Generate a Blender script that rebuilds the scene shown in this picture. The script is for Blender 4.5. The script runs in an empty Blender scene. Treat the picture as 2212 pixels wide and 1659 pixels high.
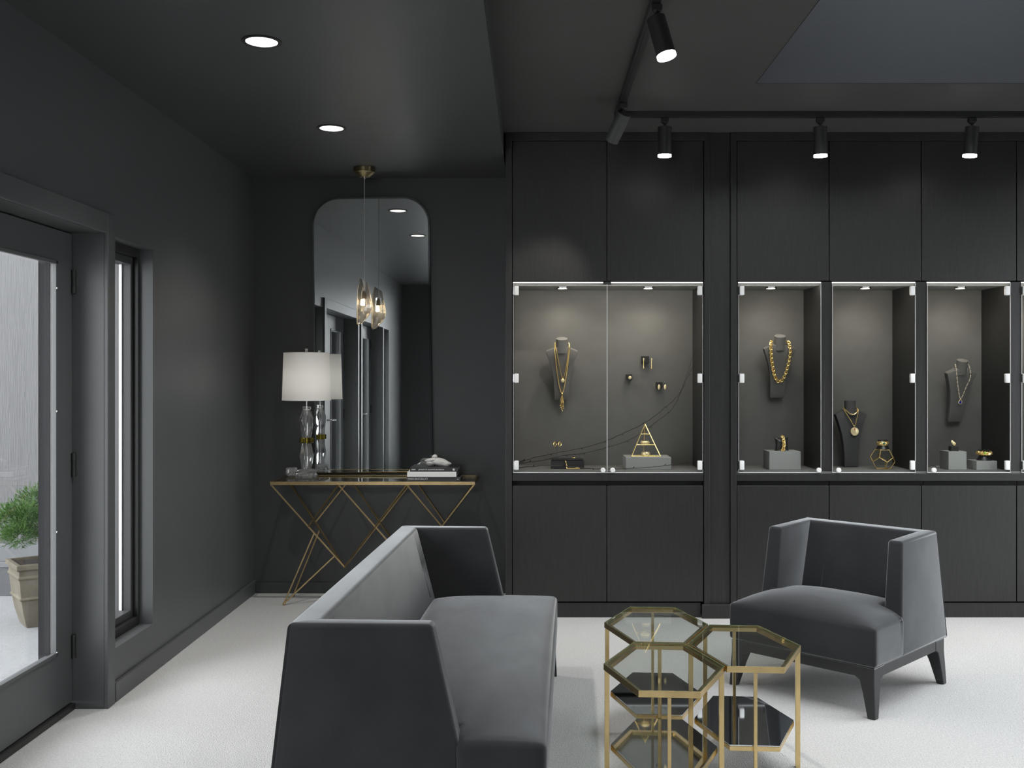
import bpy, bmesh, math, random
from mathutils import Vector, Matrix, Euler
random.seed(7)
S = bpy.context.scene
COL = S.collection
R = math.radians

# ------------------------------------------------------------------ camera
cam_d = bpy.data.cameras.new('camera')
cam = bpy.data.objects.new('camera', cam_d); COL.objects.link(cam)
cam.location = (0, 0, 1.4); cam.rotation_euler = (R(90), 0, 0)
cam_d.sensor_width = 36; cam_d.lens = 36 * 2200 / 2212
cam_d.shift_x = -44 / 2212; cam_d.shift_y = -15.5 / 2212
cam_d.clip_start = 0.05; cam_d.clip_end = 100
S.camera = cam

# ------------------------------------------------------------------ sky, exposure
SKY = 7.2
w = bpy.data.worlds.new('overcast_sky'); S.world = w; w.use_nodes = True
bg = w.node_tree.nodes['Background']
bg.inputs[0].default_value = (0.94, 0.97, 1.0, 1); bg.inputs[1].default_value = SKY
S.view_settings.view_transform = 'Standard'; S.view_settings.look = 'None'
S.view_settings.gamma = 1; S.view_settings.use_curve_mapping = False
S.view_settings.exposure = 0.0

def portal(name, loc, rot, sx, sy):
    l = bpy.data.lights.new(name, 'AREA'); l.shape = 'RECTANGLE'; l.size = sx; l.size_y = sy
    l.cycles.is_portal = True
    o = bpy.data.objects.new(name, l); COL.objects.link(o); o.location = loc; o.rotation_euler = rot
portal('skylight_portal', (2.09, 3.415, 3.75), (0, 0, 0), 2.0, 3.0)
portal('window_portal', (4.36, 4.4, 1.35), (0, R(90), 0), 2.5, 2.3)
portal('front_portal', (-0.805, -1.2, 1.425), (R(90), 0, 0), 0.9, 2.15)
portal('door_portal', (-2.12, 2.6, 1.05), (0, R(-90), 0), 1.9, 4.6)

# ------------------------------------------------------------------ materials
MATS = {}
def mat(name, color, rough=0.5, metal=0.0, noise=0.0, nscale=20, bump=0.0, bscale=200, stretch=(1, 1, 1),
        sheen=0.0, sheen_rough=0.3, trans=0.0, ior=1.5, emit=None, estr=0.0, spec=0.5, col2=None, coat=0.0):
    m = bpy.data.materials.new(name); m.use_nodes = True
    nt = m.node_tree; b = nt.nodes['Principled BSDF']
    b.inputs['Base Color'].default_value = (*color, 1)
    b.inputs['Roughness'].default_value = rough; b.inputs['Metallic'].default_value = metal
    b.inputs['IOR'].default_value = ior
    b.inputs['Specular IOR Level'].default_value = spec
    b.inputs['Transmission Weight'].default_value = trans
    b.inputs['Coat Weight'].default_value = coat
    if sheen:
        b.inputs['Sheen Weight'].default_value = sheen
        b.inputs['Sheen Roughness'].default_value = sheen_rough
        b.inputs['Sheen Tint'].default_value = (0.95, 0.98, 1.0, 1)
    if emit:
        b.inputs['Emission Color'].default_value = (*emit, 1); b.inputs['Emission Strength'].default_value = estr
    if noise or bump:
        tc = nt.nodes.new('ShaderNodeTexCoord'); mp = nt.nodes.new('ShaderNodeMapping')
        mp.inputs['Scale'].default_value = stretch
        nt.links.new(tc.outputs['Object'], mp.inputs['Vector'])
        if noise:
            n = nt.nodes.new('ShaderNodeTexNoise'); n.inputs['Scale'].default_value = nscale
            n.inputs['Detail'].default_value = 6; n.inputs['Roughness'].default_value = 0.62
            nt.links.new(mp.outputs[0], n.inputs['Vector'])
            rp = nt.nodes.new('ShaderNodeValToRGB')
            c2 = col2 if col2 else tuple(min(1, c * (1 + noise)) for c in color)
            c1 = color if col2 else tuple(c * (1 - noise) for c in color)
            rp.color_ramp.elements[0].color = (*c1, 1); rp.color_ramp.elements[1].color = (*c2, 1)
            rp.color_ramp.elements[0].position = 0.32; rp.color_ramp.elements[1].position = 0.68
            nt.links.new(n.outputs['Fac'], rp.inputs[0]); nt.links.new(rp.outputs[0], b.inputs['Base Color'])
        if bump:
            n2 = nt.nodes.new('ShaderNodeTexNoise'); n2.inputs['Scale'].default_value = bscale
            n2.inputs['Detail'].default_value = 4
            nt.links.new(mp.outputs[0], n2.inputs['Vector'])
            bp = nt.nodes.new('ShaderNodeBump'); bp.inputs['Strength'].default_value = bump
            bp.inputs['Distance'].default_value = 0.01
            nt.links.new(n2.outputs['Fac'], bp.inputs['Height']); nt.links.new(bp.outputs[0], b.inputs['Normal'])
    MATS[name] = m
    return m

def thin_glass(name, tint=(1, 1, 1), ior=1.45, rough=0.0):
    m = bpy.data.materials.new(name); m.use_nodes = True; nt = m.node_tree
    for n in list(nt.nodes): nt.nodes.remove(n)
    out = nt.nodes.new('ShaderNodeOutputMaterial'); mix = nt.nodes.new('ShaderNodeMixShader')
    tr = nt.nodes.new('ShaderNodeBsdfTransparent'); gl = nt.nodes.new('ShaderNodeBsdfGlossy')
    lw = nt.nodes.new('ShaderNodeLayerWeight'); lw.inputs[0].default_value = 0.5
    pw = nt.nodes.new('ShaderNodeMath'); pw.operation = 'POWER'; pw.inputs[1].default_value = 5
    fr = nt.nodes.new('ShaderNodeMath'); fr.operation = 'MULTIPLY_ADD'
    f0 = ((ior - 1) / (ior + 1)) ** 2; fr.inputs[1].default_value = 1 - f0; fr.inputs[2].default_value = f0
    nt.links.new(lw.outputs['Facing'], pw.inputs[0]); nt.links.new(pw.outputs[0], fr.inputs[0])
    tr.inputs[0].default_value = (*tint, 1); gl.inputs['Roughness'].default_value = rough
    nt.links.new(fr.outputs[0], mix.inputs[0]); nt.links.new(tr.outputs[0], mix.inputs[1])
    nt.links.new(gl.outputs[0], mix.inputs[2]); nt.links.new(mix.outputs[0], out.inputs[0])
    MATS[name] = m
    return m

mat('wall_paint', (0.05, 0.052, 0.053), 0.42, noise=0.05, nscale=3, bump=0.03, bscale=350)
mat('alcove_paint', (0.044, 0.0455, 0.0475), 0.42, noise=0.05, nscale=3, bump=0.03, bscale=350)
mat('ceiling_paint', (0.066, 0.069, 0.071), 0.42, noise=0.04, nscale=3, bump=0.03, bscale=300)
mat('ceiling_paint_warm', (0.066, 0.065, 0.062), 0.6, noise=0.04, nscale=3, bump=0.03, bscale=300)
mat('shaft_paint', (0.0165, 0.018, 0.020), 0.8, spec=0.15, noise=0.04, nscale=2, bump=0.05, bscale=250)
mat('joinery_paint', (0.084, 0.088, 0.090), 0.42, noise=0.03, nscale=4)
mat('black_wood', (0.0175, 0.0175, 0.0165), 0.42, noise=0.22, nscale=14, bump=0.10, bscale=60, stretch=(6, 6, 0.5))
mat('black_void', (0.006, 0.006, 0.006), 0.7)
mat('case_back', (0.125, 0.122, 0.114), 0.8, noise=0.06, nscale=9, bump=0.06, bscale=160)
mat('case_floor', (0.14, 0.14, 0.135), 0.7, noise=0.05, nscale=9)
mat('carpet', (0.60, 0.60, 0.595), 0.95, noise=0.13, nscale=120, bump=0.7, bscale=190)
mat('velvet', (0.029, 0.030, 0.032), 0.85, noise=0.22, nscale=3.2, sheen=1.0, sheen_rough=0.38, bump=0.10, bscale=420, spec=0.15)
def brushed(name, lo, hi, scale, stretch):
    nt = MATS[name].node_tree; b = nt.nodes['Principled BSDF']
    tc = nt.nodes.new('ShaderNodeTexCoord'); mp = nt.nodes.new('ShaderNodeMapping'); mp.inputs['Scale'].default_value = stretch
    n = nt.nodes.new('ShaderNodeTexNoise'); n.inputs['Scale'].default_value = scale; n.inputs['Detail'].default_value = 5; n.inputs['Distortion'].default_value = 0.6
    mr = nt.nodes.new('ShaderNodeMapRange'); mr.inputs[1].default_value = 0.35; mr.inputs[2].default_value = 0.65; mr.inputs[3].default_value = lo; mr.inputs[4].default_value = hi
    nt.links.new(tc.outputs['Object'], mp.inputs[0]); nt.links.new(mp.outputs[0], n.inputs['Vector'])
    nt.links.new(n.outputs['Fac'], mr.inputs[0]); nt.links.new(mr.outputs[0], b.inputs['Sheen Weight'])
brushed('velvet', 0.86, 1.0, 3.5, (1.0, 2.2, 2.2))
mat('chair_wood', (0.020, 0.021, 0.022), 0.38)
mat('brass', (0.74, 0.56, 0.27), 0.26, metal=1.0, noise=0.12, nscale=10, bump=0.02, bscale=60)
mat('antique_brass', (0.50, 0.37, 0.19), 0.34, metal=1.0, noise=0.10, nscale=18)
mat('canopy_brass', (0.36, 0.30, 0.17), 0.32, metal=1.0)
mat('gold', (1.0, 0.74, 0.30), 0.24, metal=0.78)
mat('pale_gold', (1.0, 0.84, 0.48), 0.32, metal=0.6)
mat('mirror', (0.90, 0.93, 0.93), 0.0, metal=1.0)
mat('mirror_edge', (0.62, 0.66, 0.67), 0.08, metal=1.0)
mat('shelf_mirror', (0.62, 0.65, 0.67), 0.03, metal=1.0, noise=0.02, nscale=8)
thin_glass('pane_glass'); thin_glass('table_glass', (0.955, 0.985, 0.965), 1.33); thin_glass('case_glass', (0.985, 0.99, 0.985), 1.30)
mat('glass_edge', (0.10, 0.19, 0.14), 0.2)
mat('bright_edge', (0.75, 0.76, 0.75), 0.25)
mat('crystal', (1, 1, 1), 0.0, trans=0.90, ior=1.54)
mat('pendant_crystal', (1, 1, 1), 0.0, trans=0.94, ior=1.50)
mat('amber_crystal', (0.95, 0.72, 0.10), 0.02, trans=1.0, ior=1.5)
mat('lamp_linen', (0.90, 0.89, 0.86), 0.85, bump=0.05, bscale=500)
def fabric_shade(name, color, t):
    m = bpy.data.materials.new(name); m.use_nodes = True; nt = m.node_tree
    for n in list(nt.nodes): nt.nodes.remove(n)
    out = nt.nodes.new('ShaderNodeOutputMaterial'); mix = nt.nodes.new('ShaderNodeMixShader'); mix.inputs[0].default_value = t
    d = nt.nodes.new('ShaderNodeBsdfDiffuse'); tr = nt.nodes.new('ShaderNodeBsdfTranslucent')
    tc = nt.nodes.new('ShaderNodeTexCoord'); n = nt.nodes.new('ShaderNodeTexNoise'); n.inputs['Scale'].default_value = 600
    bp = nt.nodes.new('ShaderNodeBump'); bp.inputs['Strength'].default_value = 0.06
    nt.links.new(tc.outputs['Object'], n.inputs['Vector']); nt.links.new(n.outputs['Fac'], bp.inputs['Height']); nt.links.new(bp.outputs[0], d.inputs['Normal'])
    for q in (d, tr): q.inputs[0].default_value = (*color, 1)
    nt.links.new(d.outputs[0], mix.inputs[1]); nt.links.new(tr.outputs[0], mix.inputs[2]); nt.links.new(mix.outputs[0], out.inputs[0])
    MATS[name] = m
fabric_shade('shade_linen', (0.92, 0.91, 0.88), 0.4)
mat('white_clip', (0.86, 0.86, 0.85), 0.35)
mat('chrome', (0.80, 0.80, 0.80), 0.14, metal=1.0)
mat('steel_cord', (0.55, 0.55, 0.55), 0.35, metal=0.4)
mat('black_metal', (0.018, 0.018, 0.018), 0.45)
mat('matte_black', (0.02, 0.02, 0.021), 0.95, spec=0.02)
mat('grey_black_metal', (0.045, 0.046, 0.047), 0.5)
mat('bust_grey', (0.135, 0.13, 0.12), 0.9, bump=0.04, bscale=600)
mat('bust_dark', (0.060, 0.060, 0.060), 0.85, bump=0.04, bscale=600)
mat('block_grey', (0.26, 0.265, 0.255), 0.75)
mat('black_leather', (0.016, 0.016, 0.017), 0.30, bump=0.1, bscale=160)
mat('black_felt', (0.020, 0.020, 0.020), 0.9)
mat('twig_bark', (0.020, 0.018, 0.016), 0.5, bump=0.3, bscale=200)
mat('book_black', (0.018, 0.018, 0.019), 0.4)
mat('book_grey', (0.040, 0.040, 0.042), 0.4)
mat('book_white', (0.82, 0.82, 0.81), 0.5)
mat('paper', (0.72, 0.71, 0.67), 0.8)
mat('print_white', (0.80, 0.80, 0.80), 0.6)
mat('plaster_white', (0.72, 0.71, 0.69), 0.75, bump=0.12, bscale=60)
mat('siding', (0.095, 0.095, 0.097), 0.75, noise=0.10, nscale=10, bump=0.5, bscale=16, stretch=(9, 9, 0.6))
mat('siding_trim', (0.060, 0.062, 0.066), 0.6)
mat('siding_trim_light', (0.10, 0.105, 0.112), 0.6)
mat('concrete', (0.19, 0.195, 0.20), 0.9, noise=0.08, nscale=30, bump=0.3, bscale=90)
mat('bright_paving', (0.58, 0.58, 0.57), 0.85, noise=0.06, nscale=12, bump=0.15, bscale=60)
mat('terracotta', (0.085, 0.070, 0.048), 0.85, noise=0.35, nscale=7, bump=0.25, bscale=25, col2=(0.135, 0.122, 0.092))
mat('soil', (0.018, 0.013, 0.010), 0.9, bump=0.8, bscale=80)
mat('juniper', (0.022, 0.062, 0.010), 0.7, noise=0.5, nscale=14, col2=(0.062, 0.140, 0.020))
mat('bark', (0.06, 0.042, 0.03), 0.85)
mat('red_gem', (0.6, 0.05, 0.02), 0.1); mat('blue_gem', (0.03, 0.03, 0.45), 0.1)
mat('green_gem', (0.02, 0.14, 0.09), 0.1); mat('peridot', (0.25, 0.55, 0.03), 0.1)
mat('pearl', (0.85, 0.75, 0.62), 0.25)
mat('lamp_lens', (1, 1, 1), 0.3, emit=(1.0, 0.985, 0.95), estr=14)
mat('reflector_white', (0.85, 0.85, 0.83), 0.35)
mat('downlight_lens', (1, 1, 1), 0.3, emit=(1.0, 0.99, 0.95), estr=5)
mat('led', (1, 1, 1), 0.3, emit=(1.0, 0.95, 0.90), estr=1.6)
mat('puck_lens', (1, 1, 1), 0.3, emit=(1.0, 0.94, 0.84), estr=2)
mat('bulb', (1, 1, 1), 0.3, emit=(1.0, 0.72, 0.36), estr=60)
mat('bronze_socket', (0.20, 0.17, 0.12), 0.4, metal=0.8)

# ------------------------------------------------------------------ mesh helpers
class MB:
    def __init__(s): s.v = []; s.f = []
    def add(s, vs, fs):
        o = len(s.v); s.v += [tuple(p) for p in vs]; s.f += [tuple(i + o for i in f) for f in fs]; return s
    def box(s, x0, x1, y0, y1, z0, z1):
        return s.add([(x0, y0, z0), (x1, y0, z0), (x1, y1, z0), (x0, y1, z0), (x0, y0, z1), (x1, y0, z1), (x1, y1, z1), (x0, y1, z1)],
                     [(0, 3, 2, 1), (4, 5, 6, 7), (0, 1, 5, 4), (1, 2, 6, 5), (2, 3, 7, 6), (3, 0, 4, 7)])
    def hexa(s, b, t):   # b, t: bottom and top quads, same winding (ccw from above)
        return s.add(list(b) + list(t), [(0, 3, 2, 1), (4, 5, 6, 7), (0, 1, 5, 4), (1, 2, 6, 5), (2, 3, 7, 6), (3, 0, 4, 7)])
    def prism(s, poly, a, b, axis='z'):
        n = len(poly)
        def P(p, t):
            return (p[0], p[1], t) if axis == 'z' else ((p[0], t, p[1]) if axis == 'y' else (t, p[0], p[1]))
        vs = [P(p, a) for p in poly] + [P(p, b) for p in poly]
        return s.add(vs, [tuple(range(n - 1, -1, -1)), tuple(range(n, 2 * n))] + [(i, (i + 1) % n, n + (i + 1) % n, n + i) for i in range(n)])
    def lathe(s, prof, c=(0, 0, 0), n=24, cap=True):
        vs = []; fs = []
        for r, z in prof:
            for k in range(n):
                a = 2 * math.pi * k / n; vs.append((c[0] + r * math.cos(a), c[1] + r * math.sin(a), c[2] + z))
        for i in range(len(prof) - 1):
            for k in range(n):
                k2 = (k + 1) % n
                fs.append((i * n + k, i * n + k2, (i + 1) * n + k2, (i + 1) * n + k))
        if cap:
            fs.append(tuple(range(n - 1, -1, -1))); m = (len(prof) - 1) * n; fs.append(tuple(range(m, m + n)))
        return s.add(vs, fs)
    def tube(s, pts, r, n=8, closed=False):
        pts = [Vector(p) for p in pts]; N = len(pts); vs = []; fs = []
        rr = r if isinstance(r, (list, tuple)) else [r] * N
        up = None
        for i, p in enumerate(pts):
            a = pts[i - 1] if (i > 0 or closed) else p
            b = pts[(i + 1) % N] if (i < N - 1 or closed) else p
            t = (b - a).normalized()
            if up is None:
                up = Vector((0, 0, 1)) if abs(t.z) < 0.9 else Vector((1, 0, 0))
            u = (up - t * up.dot(t)).normalized(); up = u; v = t.cross(u)
            for k in range(n):
                an = 2 * math.pi * (k + 0.5) / n
                vs.append(p + (u * math.cos(an) + v * math.sin(an)) * rr[i])
        M = N if closed else N - 1
        for i in range(M):
            j = (i + 1) % N
            for k in range(n):
                k2 = (k + 1) % n; fs.append((i * n + k, i * n + k2, j * n + k2, j * n + k))
        if not closed:
            fs.append(tuple(range(n - 1, -1, -1))); fs.append(tuple(range((N - 1) * n, N * n)))
        return s.add(vs, fs)
    def bar(s, a, b, w, h=None):   # rectangular bar between two points
        h = h or w; a = Vector(a); b = Vector(b); t = (b - a).normalized()
        ref = Vector((0, 0, 1)) if abs(t.z) < 0.9 else Vector((0, 1, 0))
        u = t.cross(ref).normalized(); v = u.cross(t)
        q = lambda p: [p - u * w / 2 - v * h / 2, p + u * w / 2 - v * h / 2, p + u * w / 2 + v * h / 2, p - u * w / 2 + v * h / 2]
        return s.add(q(a) + q(b), [(0, 3, 2, 1), (4, 5, 6, 7), (0, 1, 5, 4), (1, 2, 6, 5), (2, 3, 7, 6), (3, 0, 4, 7)])
    def sphere(s, c, r, n=12, m=8, sc=(1, 1, 1)):
        vs = [(c[0], c[1], c[2] - r * sc[2])]; fs = []
        for i in range(1, m):
            ph = -math.pi / 2 + math.pi * i / m
            for k in range(n):
                a = 2 * math.pi * k / n
                vs.append((c[0] + r * sc[0] * math.cos(ph) * math.cos(a), c[1] + r * sc[1] * math.cos(ph) * math.sin(a), c[2] + r * sc[2] * math.sin(ph)))
        vs.append((c[0], c[1], c[2] + r * sc[2])); L = len(vs) - 1
        for k in range(n):
            k2 = (k + 1) % n; fs.append((0, 1 + k2, 1 + k)); fs.append((L, L - n + k, L - n + k2))
            for i in range(m - 2):
                a = 1 + i * n; fs.append((a + k, a + k2, a + n + k2, a + n + k))
        return s.add(vs, fs)
    def torus(s, c, Rr, r, n=16, m=8, rot=None, sc=(1, 1, 1)):
        vs = []; fs = []
        M = rot if rot else Matrix.Identity(3)
        for i in range(n):
            a = 2 * math.pi * i / n
            for k in range(m):
                b = 2 * math.pi * k / m
                p = Vector(((Rr + r * math.cos(b)) * math.cos(a) * sc[0], (Rr + r * math.cos(b)) * math.sin(a) * sc[1], r * math.sin(b) * sc[2]))
                vs.append(Vector(c) + M @ p)
        for i in range(n):
            for k in range(m):
                i2 = (i + 1) % n; k2 = (k + 1) % m
                fs.append((i * m + k, i2 * m + k, i2 * m + k2, i * m + k2))
        return s.add(vs, fs)
    def hull(s, pts):
        bm = bmesh.new()
        for p in pts: bm.verts.new(p)
        r = bmesh.ops.convex_hull(bm, input=list(bm.verts))
        for v in [v for v in bm.verts if not v.link_faces]: bm.verts.remove(v)
        bm.verts.index_update()
        vs = [tuple(v.co) for v in bm.verts]; fs = [tuple(v.index for v in f.verts) for f in bm.faces]
        bm.free(); return s.add(vs, fs)

def root_of(o):
    while o.parent: o = o.parent
    return o

def finish(name, bm, m, parent, smooth, off):
    bmesh.ops.recalc_face_normals(bm, faces=list(bm.faces))
    if off is not None: bmesh.ops.translate(bm, verts=list(bm.verts), vec=-off)
    me = bpy.data.meshes.new(name); bm.to_mesh(me); bm.free()
    me.materials.append(MATS[m])
    if smooth:
        for p in me.polygons: p.use_smooth = True
        me.set_sharp_from_angle(angle=R(smooth if smooth is not True else 40))
    o = bpy.data.objects.new(name, me); COL.objects.link(o)
    if parent: o.parent = parent
    return o

def obj(name, mb, m, parent=None, smooth=False, bevel=0.0, seg=2, local=False, skip=None):
    """one mesh object; vertices in world coordinates unless local"""
    bm = bmesh.new()
    vs = [bm.verts.new(p) for p in mb.v]
    for f in mb.f:
        try: bm.faces.new([vs[i] for i in f])
        except ValueError: pass
    bmesh.ops.recalc_face_normals(bm, faces=list(bm.faces))
    if bevel:
        es = [e for e in bm.edges if len(e.link_faces) == 2 and e.calc_face_angle(0) > R(25) and not (skip and skip(e))]
        bmesh.ops.bevel(bm, geom=es, offset=bevel, segments=seg, profile=0.5, affect='EDGES', clamp_overlap=True)
    off = None
    if parent and not local: off = root_of(parent).location
    elif parent is None and not local:
        off = None
    return finish(name, bm, m, parent, smooth, off)

def recentre(o):
    """move the origin of a top-level mesh to the middle of its base"""
    me = o.data; xs = [v.co for v in me.vertices]
    c = Vector(((min(v.x for v in xs) + max(v.x for v in xs)) / 2, (min(v.y for v in xs) + max(v.y for v in xs)) / 2, min(v.z for v in xs)))
    me.transform(Matrix.Translation(-c)); o.location = c
    return o

def tag(o, label, cat, group=None, kind=None):
    o['label'] = label; o['category'] = cat
    if group: o['group'] = group
    if kind: o['kind'] = kind
    return o
def thing(name, loc, label, cat, group=None, rot=(0, 0, 0), kind=None):
    o = bpy.data.objects.new(name, None); COL.objects.link(o); o.location = loc; o.rotation_euler = rot
    o.empty_display_size = 0.1
    return tag(o, label, cat, group, kind)
def struct(name, mb, m, label, cat, **k):
    return tag(obj(name, mb, m, **k), label, cat, kind='structure')
def single(name, mb, m, label, cat, group=None, **k):
    return tag(recentre(obj(name, mb, m, **k)), label, cat, group)

def spot(name, parent, loc, direction, energy, color, size=R(60), blend=0.6, radius=0.03):
    l = bpy.data.lights.new(name, 'SPOT'); l.energy = energy; l.color = color; l.spot_size = size; l.spot_blend = blend
    l.shadow_soft_size = radius
    o = bpy.data.objects.new(name, l); COL.objects.link(o)
    o.parent = parent; o.location = Vector(loc) - parent.location
    o.rotation_euler = Vector(direction).to_track_quat('-Z', 'Y').to_euler()
    return o

# ------------------------------------------------------------------ room dimensions
XL, XLO = -1.805, -2.08          # left wall inner and outer face
YB, YN = 6.6, -0.94              # back wall, wall behind the camera
XR = 4.3                         # right wall
ZL, ZH = 2.688, 2.82             # low and high ceiling
XS = -0.167                      # ceiling step
W1 = (4.378, 4.843); D1 = (2.69, 4.29); D2 = (0.95, 2.42); W2 = (0.33, 0.79)
ZT = 2.005; ZW = 0.225

struct('floor', MB().box(XLO, XR, YN, YB, -0.12, 0.0), 'carpet', 'pale grey carpet covering the showroom floor', 'floor')

m = MB()
ys = sorted([YN - 0.2, YB + 0.2] + list(W1) + list(D1) + list(D2) + list(W2))
for a, b in zip(ys[:-1], ys[1:]):
    if (a, b) in (W1, W2): m.box(XLO, XL, a, b, 0, ZW); m.box(XLO, XL, a, b, ZT, 3.0)
    elif (a, b) in (D1, D2): m.box(XLO, XL, a, b, ZT, 3.0)
    else: m.box(XLO, XL, a, b, 0, 3.0)
struct('wall_left', m, 'joinery_paint', 'charcoal painted wall with glazed doors and slim windows', 'wall')
struct('wall_back', MB().box(XL, XR + 0.2, YB, YB + 0.2, 0, 3.0), 'alcove_paint', 'black painted back wall behind the tall mirror', 'wall')
FW = (-1.25, -0.36, 0.35, 2.5)     # glazed opening behind the camera
struct('wall_front', MB().box(XL, FW[0], YN - 0.2, YN, 0, 3.0).box(FW[1], XR + 0.2, YN - 0.2, YN, 0, 3.0).box(FW[0], FW[1], YN - 0.2, YN, 0, FW[2]).box(FW[0], FW[1], YN - 0.2, YN, FW[3], 3.0), 'wall_paint', 'dark wall facing the tall mirror, seen in its reflection', 'wall')
win = thing('window_4', ((FW[0] + FW[1]) / 2, YN - 0.1, FW[2]), 'tall window in the wall behind the camera', 'window', kind='structure')
obj('window_glass', MB().box(FW[0], FW[1], YN - 0.11, YN - 0.10, FW[2], FW[3]), 'pane_glass', win)
for xx in (FW[0], FW[1] - 0.05): obj('window_frame', MB().box(xx, xx + 0.05, YN - 0.14, YN - 0.06, FW[2], FW[3]), 'joinery_paint', win)
struct('ground_front', MB().box(XLO, XR + 0.2, -14, YN - 0.2, -0.14, -0.02), 'bright_paving', 'pale paving behind the camera', 'paving')
RW = (3.25, 5.55, 0.3, 2.4)        # large shop window in the right wall, out of frame
m = MB().box(XR, XR + 0.2, YN, RW[0], 0, 3.0).box(XR, XR + 0.2, RW[1], YB, 0, 3.0)
m.box(XR, XR + 0.2, RW[0], RW[1], 0, RW[2]).box(XR, XR + 0.2, RW[0], RW[1], RW[3], 3.0)
struct('wall_right', m, 'wall_paint', 'dark wall with the shop window at the right end of the room', 'wall')
win = thing('window_3', (XR + 0.1, 4.4, 0.1), 'large shop window in the right wall', 'window', kind='structure')
obj('window_glass', MB().box(XR + 0.09, XR + 0.10, RW[0], RW[1], RW[2], RW[3]), 'pane_glass', win)
for yy in (RW[0], 4.375, RW[1] - 0.05):
    obj('window_frame', MB().box(XR + 0.06, XR + 0.14, yy, yy + 0.05, RW[2], RW[3]), 'joinery_paint', win)

# low ceiling with two round downlight holes
HX, HY, HR = -1.039, (3.908, 5.27), 0.062
m = MB()
def ceil_cell(m, x0, x1, y0, y1, z, hole=None, n=32):
    if hole is None:
        m.add([(x0, y0, z), (x1, y0, z), (x1, y1, z), (x0, y1, z)], [(0, 1, 2, 3)]); return
    cx, cy, r = hole; vs = []
    for k in range(n):
        a = 2 * math.pi * k / n; c, s_ = math.cos(a), math.sin(a); q = max(abs(c), abs(s_))
        vs.append((cx + r * c, cy + r * s_, z)); vs.append((cx + (x1 - x0) / 2 * c / q, cy + (y1 - y0) / 2 * s_ / q, z))
    m.add(vs, [(2 * k, 2 * k + 1, (2 * k + 3) % (2 * n), (2 * k + 2) % (2 * n)) for k in range(n)])
h = 0.1
yc = [YN, HY[0] - h, HY[0] + h, HY[1] - h, HY[1] + h, YB]
for i in range(5):
    if i in (1, 3):
        ceil_cell(m, XL, HX - h, yc[i], yc[i + 1], ZL); ceil_cell(m, HX + h, XS, yc[i], yc[i + 1], ZL)
        ceil_cell(m, HX - h, HX + h, yc[i], yc[i + 1], ZL, (HX, (yc[i] + yc[i + 1]) / 2, HR))
    else: ceil_cell(m, XL, XS, yc[i], yc[i + 1], ZL)
m.add([(XS, YN, ZL), (XS, YB, ZL), (XS, YB, ZH), (XS, YN, ZH)], [(0, 1, 2, 3)])
m.box(XL, XS, YN, YB, 2.97, 3.1)
m.box(XS - 0.02, XS, YN, YB, ZH, 3.1)
struct('ceiling', m, 'ceiling_paint', 'dark grey lowered ceiling over the entrance and console', 'ceiling')
SK = (1.08, 3.1, 1.9, 4.93)
m = MB().box(XS, SK[0], YN, YB, ZH, 3.1).box(SK[1], XR + 0.2, YN, YB, ZH, 3.1)
m.box(SK[0], SK[1], YN, SK[2], ZH, 3.1).box(SK[0], SK[1], SK[3], YB, ZH, 3.1)
struct('ceiling_raised', m, 'ceiling_paint_warm', 'dark grey raised ceiling with the track lights', 'ceiling')
m = MB(); t = 0.06; zt = 3.75
m.box(SK[0] - t, SK[0], SK[2] - t, SK[3] + t, 3.1, zt).box(SK[1], SK[1] + t, SK[2] - t, SK[3] + t, 3.1, zt)
m.box(SK[0], SK[1], SK[2] - t, SK[2], 3.1, zt).box(SK[0], SK[1], SK[3], SK[3] + t, 3.1, zt)
m.box(SK[0], SK[1], SK[3] - 0.004, SK[3], ZH + 0.001, zt).box(SK[0], SK[0] + 0.004, SK[2], SK[3] - 0.004, ZH + 0.001, zt)
m.box(SK[1] - 0.004, SK[1], SK[2], SK[3] - 0.004, ZH + 0.001, zt).box(SK[0] + 0.004, SK[1] - 0.004, SK[2], SK[2] + 0.004, ZH + 0.001, zt)
struct('trim_skylight', m, 'shaft_paint', 'blue-grey skylight shaft opening in the raised ceiling', 'skylight')

# baseboards
struct('baseboard_left', MB().box(XL, XL + 0.016, W1[0] - 0.0, YB, 0, 0.085), 'joinery_paint', 'low charcoal baseboard along the left wall', 'baseboard', bevel=0.003)
struct('baseboard_back', MB().box(XL + 0.017, -0.158, YB - 0.016, YB, 0, 0.07), 'alcove_paint', 'low black baseboard under the console table', 'baseboard', bevel=0.003)

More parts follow.
